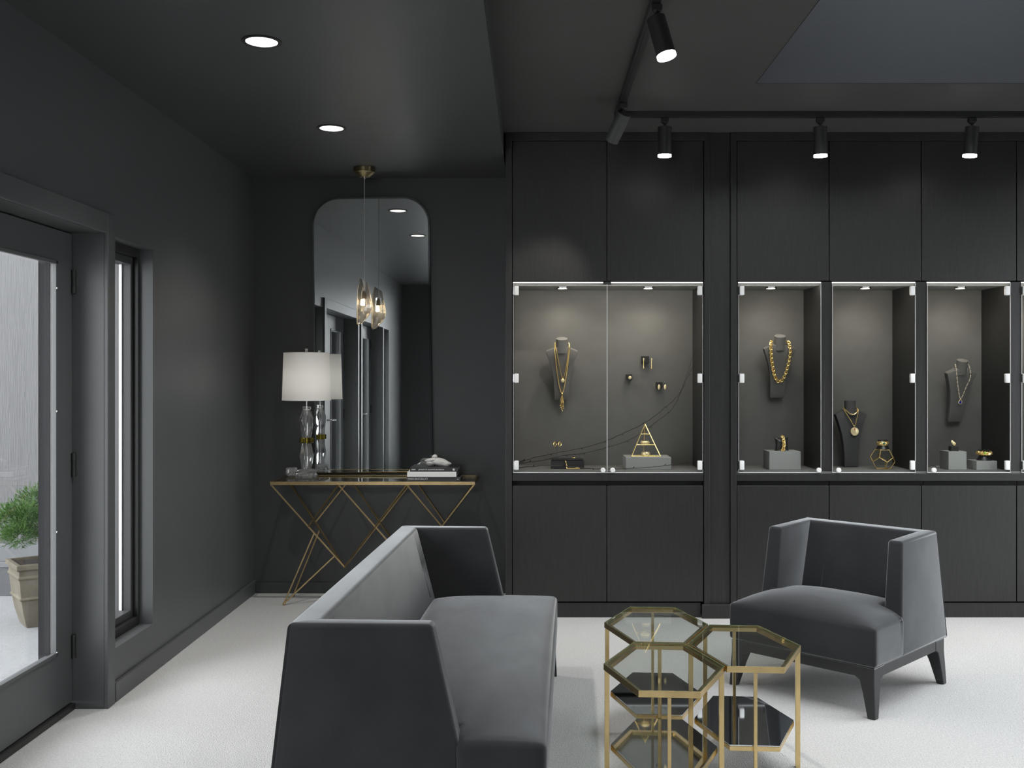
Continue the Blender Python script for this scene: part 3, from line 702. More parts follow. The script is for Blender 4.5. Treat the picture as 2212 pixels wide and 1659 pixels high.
def facet(zs, rs, n=6, tw=0.0):
    m = MB(); vs = []
    for i, (z, r) in enumerate(zip(zs, rs)):
        for k in range(n):
            a = 2 * math.pi * (k + (0.5 if i % 2 else 0)) / n + tw; vs.append((LX + r * math.cos(a), LY + r * math.sin(a), z))
    fs = []
    for i in range(len(zs) - 1):
        o = (i % 2)
        for k in range(n):
            k2 = (k + 1) % n
            if o == 0: fs += [(i * n + k, i * n + k2, (i + 1) * n + k), (i * n + k2, (i + 1) * n + k2, (i + 1) * n + k)]
            else: fs += [(i * n + k, (i + 1) * n + k2, (i + 1) * n + k), (i * n + k, i * n + k2, (i + 1) * n + k2)]
    fs += [tuple(range(n - 1, -1, -1)), tuple(range((len(zs) - 1) * n, len(zs) * n))]
    return m.add(vs, fs)
zz = lambda v: 1.4 - (740 + v / 5.35 - 814) / 344.8
obj('crystal_stem', facet([zz(1468), zz(1310), zz(1165)], [0.030, 0.045, 0.030]), 'crystal', lamp)
obj('crystal_stem', facet([zz(1098), zz(990), zz(880), zz(778)], [0.029, 0.040, 0.044, 0.026]), 'crystal', lamp)
obj('stem_collar', MB().lathe([(0.022, zz(778)), (0.026, zz(770)), (0.026, zz(745)), (0.022, zz(738))], (LX, LY, 0), 16), 'crystal', lamp, smooth=30)
obj('amber_ring', MB().lathe([(0.043, zz(1155)), (0.045, zz(1150)), (0.045, zz(1103)), (0.043, zz(1098))], (LX, LY, 0), 8), 'amber_crystal', lamp)
ms = MB(); hb = 0.062
prof = [(0.90, 0.0005), (1.0, 0.014), (0.86, 0.03), (0.98, 0.044), (0.55, 0.056)]
vs = []; fs = []
for i, (s_, z) in enumerate(prof):
    for k in range(16):
        a = 2 * math.pi * k / 16 + math.pi / 16; q = max(abs(math.cos(a)), abs(math.sin(a))); r = hb * s_ / q * (1 if k % 2 else 0.93)
        vs.append((LX + r * math.cos(a), LY + r * math.sin(a), ZTOP + z))
for i in range(4):
    for k in range(16): fs += [(i * 16 + k, i * 16 + (k + 1) % 16, i * 16 + 16 + (k + 1) % 16), (i * 16 + k, i * 16 + 16 + (k + 1) % 16, i * 16 + 16 + k)]
fs += [tuple(range(15, -1, -1)), tuple(range(64, 80))]
obj('crystal_base', ms.add(vs, fs), 'crystal', lamp)
# ribbed crystal bowl left of the lamp
bx_, by_ = -1.526, 6.455
m = MB(); vs = []; fs = []; n = 28
prof = [(0.018, 0.0005), (0.030, 0.006), (0.038, 0.025), (0.036, 0.046), (0.030, 0.056), (0.026, 0.054), (0.030, 0.03), (0.020, 0.012)]
for r, z in prof:
    for k in range(n):
        a = 2 * math.pi * k / n; q = r * (1 + (0.07 if k % 2 else -0.05)); vs.append((bx_ + q * math.cos(a), by_ + q * math.sin(a), ZTOP + z))
for i in range(len(prof) - 1):
    for k in range(n): fs.append((i * n + k, i * n + (k + 1) % n, i * n + n + (k + 1) % n, i * n + n + k))
fs += [tuple(range(n - 1, -1, -1)), tuple(range((len(prof) - 1) * n, len(prof) * n))]
single('crystal_bowl', m.add(vs, fs), 'crystal', 'small ribbed crystal bowl at the foot of the table lamp', 'bowl')

def text_mesh(name, body, size, loc, m, parent, rot=(R(90), 0, 0), ext=0.0003, align='LEFT', width=None):
    cu = bpy.data.curves.new(name, 'FONT'); cu.body = body; cu.size = size; cu.extrude = ext; cu.align_x = align
    cu.resolution_u = 2
    o = bpy.data.objects.new(name, cu); COL.objects.link(o)
    bpy.context.view_layer.update()
    me = bpy.data.meshes.new_from_object(o.evaluated_get(bpy.context.evaluated_depsgraph_get()))
    bpy.data.objects.remove(o); bpy.data.curves.remove(cu)
    if width:
        xs = [v.co.x for v in me.vertices]; s_ = width / (max(xs) - min(xs)); me.transform(Matrix.Diagonal((s_, 1, 1, 1)))
    me.transform(Matrix.Translation(Vector(loc) - root_of(parent).location) @ Euler(rot).to_matrix().to_4x4())
    me.name = name; me.materials.clear(); me.materials.append(MATS[m])
    o = bpy.data.objects.new(name, me); COL.objects.link(o); o.parent = parent
    return o
# books
def book(x0, x1, y0, y1, z0, z1, cover, label, pages='paper'):
    b = thing('book', ((x0 + x1) / 2, (y0 + y1) / 2, z0), label, 'book', 'books stacked on the console')
    t_ = 0.0025
    obj('cover', MB().box(x0, x1, y0, y0 + t_, z0, z1).box(x0, x1, y0 + t_, y1, z0, z0 + t_).box(x0, x1, y0 + t_, y1, z1 - t_, z1), cover, b)
    obj('pages', MB().box(x0 + 0.004, x1 - 0.004, y0 + t_, y1 - 0.004, z0 + t_, z1 - t_), pages, b)
    return b
b1 = book(-0.764, -0.440, 6.190, 6.43, ZTOP - 0.001, ZTOP + 0.0235, 'book_grey', 'dark grey book lowest in the console stack')
b2 = book(-0.760, -0.462, 6.182, 6.42, ZTOP + 0.024, ZTOP + 0.0545, 'book_white', 'white book in the middle of the console stack')
b3 = book(-0.743, -0.452, 6.186, 6.41, ZTOP + 0.055, ZTOP + 0.0800, 'book_black', 'black book on top of the console stack under the white sculpture')
text_mesh('lettering', "MARIO BUCCELLATI", 0.017, (-0.758, 6.1897, ZTOP + 0.0055), 'print_white', b1, width=0.120)
text_mesh('lettering', "JEWELRY BY SUZANNE BELPERRON", 0.012, (-0.691, 6.1857, ZTOP + 0.0635), 'print_white', b3, width=0.155)
obj('emblem', MB().tube([(-0.478, 6.1858, ZTOP + 0.0675), (-0.478, 6.1853, ZTOP + 0.0675)], 0.0068, 16), 'print_white', b3)
obj('emblem', MB().bar((-0.4815, 6.1851, ZTOP + 0.0635), (-0.4745, 6.1851, ZTOP + 0.0715), 0.0022, 0.0006), 'book_black', b3)
obj('publisher_mark', MB().box(-0.734, -0.710, 6.1854, 6.1858, ZTOP + 0.069, ZTOP + 0.071).box(-0.734, -0.710, 6.1854, 6.1858, ZTOP + 0.0645, ZTOP + 0.0665), 'print_white', b3)
obj('publisher_mark', MB().box(-0.458, -0.448, 6.1894, 6.1898, ZTOP + 0.007, ZTOP + 0.010), 'print_white', b1)
# white sculpture on the books
zb3 = ZTOP + 0.0805
sc = thing('stone_sculpture', (-0.60, 6.30, zb3), 'white shell-like sculpture lying on the top book', 'sculpture')
def blob(pts, rad, m_, parent, name):
    me = bpy.data.meshes.new(name); me.from_pydata(pts, [(i, i + 1) for i in range(len(pts) - 1)], [])
    return me
def lump(c, s_, seed, rot=(0, 0, 0), n=20, mm=14):
    b = MB().sphere((0, 0, 0), 1, n, mm); rn = random.Random(seed); ph = [rn.uniform(0, 6) for _ in range(6)]
    M_ = Euler(rot).to_matrix(); vs = []
    for v in b.v:
        v = Vector(v); f = 1 + 0.10 * math.sin(3 * v.x + ph[0]) * math.cos(2.5 * v.y + ph[1]) + 0.08 * math.sin(4 * v.z + 2 * v.x + ph[2])
        q = Vector((v.x * s_[0], v.y * s_[1], v.z * s_[2])) * f
        vs.append(Vector(c) + M_ @ q)
    b.v = [tuple(v) for v in vs]; return b
base = MB()
l1 = lump((-0.575, 6.30, zb3 + 0.024), (0.062, 0.035, 0.023), 1, (0, R(12), 0)); base.add(l1.v, l1.f)
l1 = lump((-0.630, 6.295, zb3 + 0.018), (0.030, 0.03, 0.019), 2); base.add(l1.v, l1.f)
l1 = lump((-0.545, 6.30, zb3 + 0.016), (0.045, 0.028, 0.017), 5, (0, R(10), 0)); base.add(l1.v, l1.f)
obj('shell', base, 'plaster_white', sc, smooth=180)
l1 = lump((-0.626, 6.290, zb3 + 0.038), (0.036, 0.026, 0.013), 3, (0, R(-12), 0))
obj('fold', l1, 'plaster_white', sc, smooth=180)
l1 = lump((-0.604, 6.292, zb3 + 0.058), (0.019, 0.017, 0.012), 4, (0, R(-12), 0))
obj('crest', l1, 'plaster_white', sc, smooth=180)

# ------------------------------------------------------------------ velvet seating
def seat_mesh(hw, hwi, yf, ya, yb, z0, ze, crown, nx, ny, rim=0.0):
    """T-shaped cushion: full width in front of the arms, narrower between them"""
    bm = bmesh.new(); V = {}
    def stations(keep, a, b, n):
        keep = [round(k, 5) for k in keep]
        return sorted(set(keep + [q for q in (round(a + (b - a) * i / n, 5) for i in range(n + 1)) if min(abs(q - k) for k in keep) > 0.012]))
    xs = stations([-hw, hw, -hwi, hwi], -hw, hw, nx); ysl = stations([yf, ya, yb], yf, yb, ny)
    def zt_(x, y):
        u = max(0, 1 - abs(x / hw) ** 3); v = max(0, 1 - abs((y - (yf + yb) / 2) / ((yb - yf) / 2)) ** 2.6)
        return ze + crown * (u ** 0.8) * (v ** 0.75)
    def vert(x, y):
        k = (round(x, 5), round(y, 5))
        if k not in V: V[k] = bm.verts.new((x, y, zt_(x, y)))
        return V[k]
    for i in range(len(xs) - 1):
        for j in range(len(ysl) - 1):
            xm, ym = (xs[i] + xs[i + 1]) / 2, (ysl[j] + ysl[j + 1]) / 2
            if abs(xm) > hwi and ym > ya: continue
            bm.faces.new([vert(xs[i], ysl[j]), vert(xs[i + 1], ysl[j]), vert(xs[i + 1], ysl[j + 1]), vert(xs[i], ysl[j + 1])])
    top = list(bm.faces)
    r = bmesh.ops.extrude_face_region(bm, geom=top)
    nv = [e for e in r['geom'] if isinstance(e, bmesh.types.BMVert)]
    for v in nv: v.co.z = z0
    bmesh.ops.recalc_face_normals(bm, faces=list(bm.faces))
    es = [e for e in bm.edges if len(e.link_faces) == 2 and e.calc_face_angle(0) > R(50)]
    bmesh.ops.bevel(bm, geom=es, offset=0.022, segments=4, profile=0.5, affect='EDGES', clamp_overlap=True)
    return bm

def lounge(name, loc, rotz, label, cat, hb, ht, yb_b, yb_t, ya_b, ya_t, yf, ztop, z0=0.21, ze=0.372, crown=0.05, nx=24, rise=0.0):
    t = thing(name, loc, label, cat, rot=(0, 0, rotz))
    tb, tt = 0.088, 0.066                        # arm thickness at bottom, top
    bi_b, bi_t = yb_b - 0.265, yb_t - 0.085      # inner face of the back at bottom, top
    mk = lambda e: all(v.co.y > min(bi_b, bi_t) - 1e-4 and v in mit for v in e.verts)
    for s_ in (-1, 1):
        ob, ot, ib, it = s_ * hb, s_ * ht, s_ * (hb - tb), s_ * (ht - tt)
        bot = [(ob, ya_b, z0), (ib, ya_b, z0), (ib, bi_b, z0), (ob, yb_b, z0)]
        top = [(ot, ya_t, ztop - rise), (it, ya_t, ztop - rise), (it, bi_t, ztop), (ot, yb_t, ztop)]
        k = (ze - 0.012 - z0) / (ztop - z0)
        mid = [(ob + (ot - ob) * k, ya_b, ze - 0.012), (ib + (it - ib) * k, ya_b, ze - 0.012)]
        m = MB(); vs = bot + top + mid
        m.add(vs, [(0, 1, 2, 3), (4, 5, 6, 7), (0, 1, 9, 8), (8, 9, 5, 4), (1, 2, 6, 5, 9), (2, 3, 7, 6), (3, 0, 8, 4, 7)])
        mitre = {tuple(round(c, 4) for c in p) for p in (bot[2], bot[3], top[2], top[3])}
        obj('armrest', m, 'velvet', t, local=True, bevel=0.014, seg=4, smooth=60,
            skip=lambda e: all(tuple(round(c, 4) for c in v.co) in mitre for v in e.verts) and not (abs(abs(e.verts[0].co.x) - abs(e.verts[1].co.x)) < 0.03 and abs(e.verts[0].co.x) > ht - 0.02))
    ib, it = hb - tb, ht - tt
    bot = [(-hb, yb_b, z0), (-ib, bi_b, z0), (ib, bi_b, z0), (hb, yb_b, z0)]
    top = [(-ht, yb_t, ztop), (-it, bi_t, ztop), (it, bi_t, ztop), (ht, yb_t, ztop)]
    mitre = {tuple(round(c, 4) for c in p) for p in bot + top}
    same = lambda e: (e.verts[0].co.x > 0) == (e.verts[1].co.x > 0)
    obj('backrest', MB().add(bot + top, [(0, 1, 2, 3), (4, 5, 6, 7), (0, 1, 5, 4), (1, 2, 6, 5), (2, 3, 7, 6), (3, 0, 4, 7)]), 'velvet', t, local=True, bevel=0.014, seg=4, smooth=60,
        skip=lambda e: same(e))
    # seam lines on the inside of the back
    for sx in (-1, 1):
        xx = sx * (it - 0.10)
        ln = MB().tube([(xx, bi_t + 0.01, ztop - 0.004), (xx, bi_t - 0.001, ztop - 0.03), (xx, bi_t + (bi_b - bi_t) * 0.62, ztop - 0.30)], 0.0022, 6)
        obj('seam', ln, 'velvet', t, local=True, smooth=True)
    if hb > 0.6:
        for sx in (-1, 1):
            for k in range(6):
                xx = sx * (it - 0.020 - k * 0.017); t1 = 0.56 - 0.03 * k
                yb_ = lambda t_: bi_t + (bi_b - bi_t) * t_; zb_ = lambda t_: ztop - (ztop - z0) * t_
                ln = MB().tube([(xx, yb_(0.03) + 0.001, zb_(0.03)), (xx - sx * 0.004 * k * 0.3, yb_(0.3) + 0.0005, zb_(0.3)), (xx - sx * 0.012, yb_(t1) + 0.0015, zb_(t1))], [0.0012, 0.0026, 0.0008], 6)
                obj('pleat', ln, 'velvet', t, local=True, smooth=True)
    bm = seat_mesh(hb, hb - tb - 0.002 if hb - tb < ht - tt else ht - tt - 0.016, yf, ya_b + 0.016, bi_b + 0.06, z0, ze, crown, nx, 16)
    finish('seat', bm, 'velvet', t, 60, None)
    zr_ = z0 - 0.048
    fr = MB().box(-hb + 0.012, hb - 0.012, yf + 0.012, yf + 0.05, zr_, z0 - 0.001).box(-hb + 0.012, hb - 0.012, yb_b - 0.05, yb_b - 0.012, zr_, z0 - 0.001)
    fr.box(-hb + 0.012, -hb + 0.05, yf + 0.05, yb_b - 0.05, zr_, z0 - 0.001).box(hb - 0.05, hb - 0.012, yf + 0.05, yb_b - 0.05, zr_, z0 - 0.001)
    obj('base_frame', fr, 'chair_wood', t, local=True, bevel=0.003)
    for sx in (-1, 1):
        for sy, yo in ((-1, yf), (1, yb_b)):
            cx, cy = sx * (hb - 0.010), yo - sy * 0.010
            ex, ey = sx * (hb - 0.002), yo - sy * 0.002
            m = MB()
            # leg widens into the rail: three stations
            st = [(0.0, 0.034, ex, ey), (0.10, 0.052, cx * 1.0 + sx * 0.003, cy + sy * 0.003), (zr_ - 0.012, 0.064, cx, cy), (zr_ + 0.004, 0.092, cx, cy), (z0 - 0.002, 0.092, cx, cy)]
            vs = []
            for z, w_, px, py in st:
                x0, x1 = sorted((px, px - sx * w_)); y0, y1 = sorted((py, py - sy * w_))
                vs += [(x0, y0, z), (x1, y0, z), (x1, y1, z), (x0, y1, z)]
            fs = [(3, 2, 1, 0), (16, 17, 18, 19)] + [(i * 4 + k, i * 4 + (k + 1) % 4, i * 4 + 4 + (k + 1) % 4, i * 4 + 4 + k) for i in range(4) for k in range(4)]
            obj('leg', m.add(vs, fs), 'chair_wood', t, local=True, bevel=0.004)
    return t
lounge('sofa', (-0.305, 3.83, 0), R(87.75), 'long grey velvet sofa seen from its end', 'sofa',
       0.972, 0.952, 0.405, 0.352, -0.138, -0.058, -0.385, 0.70, crown=0.055, nx=40)
lounge('armchair', (1.396, 4.646, 0), R(-44.5), 'grey velvet armchair with black wooden legs', 'armchair',
       0.352, 0.328, 0.355, 0.300, -0.105, -0.060, -0.360, 0.70, crown=0.06, nx=22, rise=0.008)

# ------------------------------------------------------------------ brass hexagonal side tables
HA, HE, HD, HZ = 0.203, 0.095, 0.287, 0.4375
def hexpts(inset=0.0):
    sx = (HA - inset * 1.06) / HA; sy = (HD - inset) / HD
    return [(-HA * sx, 0), (-HE * sx, -HD * sy), (HE * sx, -HD * sy), (HA * sx, 0), (HE * sx, HD * sy), (-HE * sx, HD * sy)]
def hexring(o, i, z0, z1):
    n = 6; vs = [(x, y, z0) for x, y in o] + [(x, y, z0) for x, y in i] + [(x, y, z1) for x, y in o] + [(x, y, z1) for x, y in i]; fs = []
    for k in range(n):
        l = (k + 1) % n
        fs += [(k, l, n + l, n + k), (2 * n + k, 2 * n + l, 3 * n + l, 3 * n + k), (k, l, 2 * n + l, 2 * n + k), (n + k, n + l, 3 * n + l, 3 * n + k)]
    return MB().add(vs, fs)
def hex_table(x, y, label):
    t = thing('hexagonal_table', (x, y, 0), label, 'side table', 'brass hexagonal tables', rot=(0, 0, R(-4)))
    fr = obj('top_frame', hexring(hexpts(0.0012), hexpts(0.0042), HZ - 0.021, HZ), 'brass', t, local=True, bevel=0.0008)
    obj('ledge', hexring(hexpts(0.0043), hexpts(0.0225), HZ - 0.021, HZ - 0.0065), 'brass', fr, local=True)
    obj('glass_top', MB().prism(hexpts(0.0048), HZ - 0.006, HZ - 0.0005), 'table_glass', t, local=True)
    obj('glass_rim', hexring(hexpts(0.0045), hexpts(0.0053), HZ - 0.0025, HZ - 0.0003), 'glass_edge', t, local=True)
    zs = 0.168
    obj('shelf_frame', hexring(hexpts(0.024), hexpts(0.034), zs - 0.020, zs - 0.004), 'brass', t, local=True, bevel=0.001)
    obj('mirror_shelf', MB().prism(hexpts(0.025), zs - 0.0038, zs), 'shelf_mirror', t, local=True)
    for sx in (-1, 1):
        a = sx * (HA - 0.0048); b = sx * (HA - 0.021)
        obj('leg', MB().box(min(a, b), max(a, b), -0.0085, 0.0085, 0.0, HZ - 0.0212), 'brass', t, local=True, bevel=0.0008)
    for sy in (-1, 1):
        y0, y1 = sorted((sy * (HD - 0.002), sy * (HD - 0.020)))
        obj('leg', MB().box(-0.0055, 0.0055, y0, y1, 0.0, HZ - 0.0212), 'brass', t, local=True, bevel=0.0008)
    return t
hex_table(0.440, 3.405, 'brass hexagonal glass table nearest the camera')
hex_table(0.483, 3.980, 'brass hexagonal glass table farthest from the camera')
hex_table(0.762, 3.667, 'brass hexagonal glass table closest to the armchair')

# ------------------------------------------------------------------ jewellery busts
ZS = 0.852
def bust(loc, label, m_, tilt=-14, yaw=0, hgt=1.0, cut=10):
    b = thing('necklace_bust', loc, label, 'bust', 'necklace display busts', rot=(R(-tilt), 0, R(yaw)))
    half = [(0.044, 0.0), (0.045, 0.06), (0.050, 0.13), (0.060, 0.19), (0.078, 0.25), (0.098, 0.303), (0.094, 0.309), (0.060, 0.323), (0.040, 0.334)]
    poly = [(x, z * hgt) for x, z in half] + [(-x, z * hgt) for x, z in reversed(half)]
    n_ = len(poly); cols = 3
    vs = [(x, 0.0, z) for x, z in poly] + [(x, -0.030 - 0.012 * min(1, z / 0.3) , z) for x, z in poly]
    fs = [tuple(range(n_)), tuple(range(2 * n_ - 1, n_ - 1, -1))] + [(i, (i + 1) % n_, n_ + (i + 1) % n_, n_ + i) for i in range(n_)]
    obj('torso', MB().add(vs, fs), m_, b, local=True, bevel=0.005, seg=2, smooth=35)
    vs = []; fs = []; n = 24
    for i, (z, r) in enumerate(((0.30, 0.036), (0.345, 0.034), (0.385, 0.035), (0.386, 0.033))):
        for k in range(n):
            a = 2 * math.pi * k / n; y = r * 0.8 * math.sin(a)
            vs.append((r * math.cos(a), -0.024 + y, z * hgt + (y * math.tan(R(cut)) if i > 1 else 0)))
    for i in range(3):
        for k in range(n): fs.append((i * n + k, i * n + (k + 1) % n, i * n + n + (k + 1) % n, i * n + n + k))
    fs += [tuple(range(n - 1, -1, -1)), tuple(range(3 * n, 4 * n))]
    obj('neck', MB().add(vs, fs), m_, b, local=True, smooth=40)
    return b
px_ = 0.00284
yw = YBK - 0.012
B1 = bust((0.179, yw, 1.262), 'grey necklace bust with the layered chains and tassel', 'bust_grey', tilt=-13)
B2 = bust((1.503, yw, 1.278), 'grey necklace bust carrying the chunky gold chain', 'bust_grey', tilt=-13)
B3 = bust((1.935, 6.21, ZS + 0.0005), 'dark necklace bust standing on the shelf beside the terrarium', 'bust_dark', tilt=3, yaw=6, hgt=1.04, cut=0)
B4 = bust((2.590, yw, 1.130), 'grey necklace bust with the beaded chain and blue drop', 'bust_grey', tilt=-13, yaw=10)

def on_bust(name, b, label, cat='necklace'):
    o = thing(name, b.location, label, cat, 'necklaces on busts', rot=tuple(b.rotation_euler)); return o
def smooth_path(pts, n=8):
    P = [Vector(p) for p in pts]; out = []
    for i in range(len(P) - 1):
        p0 = P[max(0, i - 1)]; p1 = P[i]; p2 = P[i + 1]; p3 = P[min(len(P) - 1, i + 2)]
        for k in range(n):
            t = k / n
            out.append(0.5 * ((2 * p1) + (-p0 + p2) * t + (2 * p0 - 5 * p1 + 4 * p2 - p3) * t * t + (-p0 + 3 * p1 - 3 * p2 + p3) * t ** 3))
    out.append(P[-1]); return out
fr_y = lambda z: -0.030 - 0.012 * min(1, max(0, z) / 0.3) - 0.006
def chain(pts2):   # (x, z) control points in the plane of the bust -> 3d path, going back round the neck at both ends
    a, e = pts2[0], pts2[-1]
    p = [(a[0] * 0.9, -0.020, a[1] + 0.008), (a[0], -0.034, a[1])] + [(x, fr_y(z), z) for x, z in pts2[1:-1]] + [(e[0], -0.034, e[1]), (e[0] * 0.9, -0.020, e[1] + 0.008)]
    return smooth_path(p, 8)
n1 = on_bust('layered_necklace', B1, 'gold layered necklace with round pendant and tassel')
obj('short_chain', MB().tube(chain([(-0.040, 0.352), (-0.030, 0.30), (0.006, 0.142), (0.034, 0.26), (0.042, 0.350)]), 0.0026, 6), 'gold', n1, local=True, smooth=True)
obj('long_chain', MB().tube(chain([(-0.043, 0.352), (-0.040, 0.28), (-0.018, 0.11), (0.003, 0.048), (0.022, 0.12), (0.044, 0.30), (0.045, 0.350)]), 0.0032, 6), 'gold', n1, local=True, smooth=True)
obj('round_pendant', MB().sphere((0.006, fr_y(.13) - 0.004, 0.128), 0.012, 16, 10, (1, 0.5, 1.15)), 'pale_gold', n1, local=True, smooth=True)
tm = MB().sphere((0.003, fr_y(.04) - 0.003, 0.044), 0.007, 12, 8)
for k in range(6):
    x0 = 0.003 + (k - 2.5) * 0.0035; z1 = -0.03 - 0.04 * ((k * 37 % 7) / 7)
    yy = -0.040
    tm.tube([(0.003, yy, 0.040), (x0, yy - 0.002, 0.01), (x0 + 0.001 * (k - 2.5), yy, z1)], 0.0014, 5).sphere((x0 + 0.001 * (k - 2.5), yy, z1), 0.004, 8, 6).sphere((x0, yy - 0.002, 0.005 - 0.008 * (k % 3)), 0.0032, 8, 6)
obj('tassel', tm, 'gold', n1, local=True, smooth=True)

n2 = on_bust('chain_necklace', B2, 'chunky gold link chain necklace')
path = chain([(-0.056, 0.346), (-0.058, 0.31), (-0.046, 0.22), (-0.022, 0.135), (0.008, 0.105), (0.036, 0.14), (0.056, 0.23), (0.060, 0.30), (0.050, 0.346)])
link_me = None
def along(path, step):
    out = []; acc = 0; nxt = 0
    for i in range(len(path) - 1):
        a, b = path[i], path[i + 1]; L = (b - a).length
        while nxt <= acc + L:
            out.append((a.lerp(b, (nxt - acc) / L), (b - a).normalized())); nxt += step
        acc += L
    return out
def links(parent, path, Rr, r, step, m_):
    me = None
    for i, (p_, t_) in enumerate(along(path, step)):
        if me is None:
            o = obj('link', MB().torus((0, 0, 0), Rr, r, 14, 7, sc=(1.12, 1, 1)), m_, parent, local=True, smooth=True); me = o.data
        else:
            o = bpy.data.objects.new('link', me); COL.objects.link(o); o.parent = parent
        o.location = p_
        nrm = Vector((0, -1, 0)); 
        if i % 2: nrm = t_.cross(nrm).normalized() * 0.75 + nrm * 0.66
        nrm = (nrm - t_ * nrm.dot(t_)).normalized(); y_ = nrm.cross(t_)
        o.rotation_euler = Matrix((t_, y_, nrm)).transposed().to_euler()
for q in path: q.y -= 0.004
links(n2, path, 0.0088, 0.0030, 0.0135, 'gold')

n3 = on_bust('disc_necklace', B3, 'gold double chain necklace with large round disc')
b3y = lambda z: fr_y(z / 1.04) - 0.001
obj('collar_chain', MB().tube(smooth_path([(-0.038, -0.012, 0.362), (-0.038, -0.038, 0.348), (-0.02, -0.060, 0.324), (0.004, -0.063, 0.318), (0.026, -0.060, 0.328), (0.040, -0.036, 0.352), (0.038, -0.012, 0.366)]), 0.0030, 6), 'gold', n3, local=True, smooth=True)
obj('long_chain', MB().tube(smooth_path([(-0.041, -0.02, 0.352), (-0.044, -0.046, 0.338), (-0.014, -0.055, 0.285), (0.012, -0.054, 0.246), (0.026, -0.054, 0.285), (0.042, -0.046, 0.342), (0.040, -0.02, 0.356)]), 0.0028, 6), 'gold', n3, local=True, smooth=True)
dm = MB(); dd_ = lambda y: Vector((0.014, y, 0.214))
dm.tube([dd_(-0.047), dd_(-0.048), dd_(-0.054), dd_(-0.055)], [0.023, 0.025, 0.025, 0.022], 32)
disc = obj('disc', dm, 'pale_gold', n3, local=True, smooth=40)
obj('gem', MB().sphere((0.013, -0.0555, 0.229), 0.0035, 8, 6, (1.3, .5, 1)).sphere((0.013, -0.0555, 0.222), 0.0022, 8, 6, (1, .5, 1)), 'red_gem', disc, local=True, smooth=True)

n4 = on_bust('beaded_necklace', B4, 'fine beaded necklace with a blue drop pendant')
path = chain([(-0.046, 0.352), (-0.044, 0.315), (-0.024, 0.24), (0.010, 0.150), (0.036, 0.225), (0.052, 0.29), (0.044, 0.352)])
obj('thread', MB().tube(path, 0.0012, 5), 'gold', n4, local=True)
me = None
for i, (p_, t_) in enumerate(along(path, 0.0088)):
    if me is None:
        o = obj('bead', MB().sphere((0, 0, 0), 0.0036, 8, 6), 'pearl', n4, local=True, smooth=True); me = o.data
    else: o = bpy.data.objects.new('bead', me); COL.objects.link(o); o.parent = n4
    o.location = p_; s_ = 1.0 if i % 3 else 0.7; o.scale = (s_, s_, s_)
dz = 0.128; dy = fr_y(.13) - 0.003
obj('pendant_setting', MB().tube([(0.010, dy, dz + 0.022), (-0.001, dy, dz + 0.004), (0.001, dy, dz - 0.008), (0.010, dy, dz - 0.012), (0.019, dy, dz - 0.008), (0.021, dy, dz + 0.004)], 0.0024, 6, closed=True), 'pale_gold', n4, local=True, smooth=True)
obj('blue_stone', MB().sphere((0.010, dy, dz - 0.001), 0.0085, 12, 8, (1, .5, 1)), 'blue_gem', n4, local=True, smooth=True)

# ------------------------------------------------------------------ plinth blocks and small jewellery
def block(x0, x1, y0, y1, hgt, label, m_='block_grey'):
    return single('display_block', MB().box(x0, x1, y0, y1, ZS + 0.0006, ZS + hgt), m_, label, 'block', 'grey display blocks', bevel=0.0015)
def bx(xa, xb, Y): f = 2200 / Y; return (xa - 1150) / f, (xb - 1150) / f
Y0 = 6.00; a, b = bx(1352, 1450, Y0)
block(a, b, Y0, Y0 + 0.20, 0.074, 'long grey block under the gold pyramid stand')
ZB = ZS + 0.0745
# pyramid stand
pxc = (1395.5 - 1150) / (2200 / 6.03); pyc = 6.085
py_ = thing('pyramid_stand', (pxc, pyc, ZB), 'gold wire pyramid stand on the long grey block', 'stand')
hb_, hp = 0.086, 0.192; tr_ = 0.0028
C4 = [(pxc - hb_, pyc - 0.055, ZB + tr_), (pxc + hb_, pyc - 0.055, ZB + tr_), (pxc + hb_ * 0.62, pyc + 0.075, ZB + tr_), (pxc - hb_ * 0.62, pyc + 0.075, ZB + tr_)]
C4 = [(pxc - hb_, pyc - 0.055, ZB + tr_), (pxc + hb_, pyc - 0.055, ZB + tr_), (pxc, pyc + 0.085, ZB + tr_)]
ap = (pxc, pyc + 0.0, ZB + hp)
for i in range(3):
    obj('wire', MB().tube([C4[i], C4[(i + 1) % 3]], tr_, 8), 'gold', py_, smooth=True)
    obj('wire', MB().tube([C4[i], ap], tr_, 8), 'gold', py_, smooth=True)
for tt_ in (0.35, 0.68):
    q = [lp(c, ap, tt_) for c in C4]
    for i in range(3): obj('crossbar', MB().tube([q[i], q[(i + 1) % 3]], tr_ * 0.9, 8), 'gold', py_, smooth=True)
for i, (tt_, rr, hh, lab) in enumerate(((0.37, 0.026, 0.017, 'gold bangle on the middle level of the pyramid stand'), (0.03, 0.025, 0.024, 'gold bangle at the bottom of the pyramid stand'))):
    z0 = ZB + hp * tt_ + 0.0005 + (0.003 if i else 0.002)
    if i == 1: z0 = ZB + 0.0008
    cx, cy = pxc + (0.004 if i else 0.0), pyc - 0.004
    single('bangle', MB().lathe([(rr * 0.92, z0), (rr * 1.08, z0 + hh * 0.3), (rr * 1.08, z0 + hh * 0.7), (rr * 0.92, z0 + hh), (rr * 0.84, z0 + hh), (rr * 0.84, z0), (rr * 0.92, z0)], (cx, cy, 0), 28, cap=False), 'pale_gold', lab, 'bangle', 'gold bangles', smooth=60)
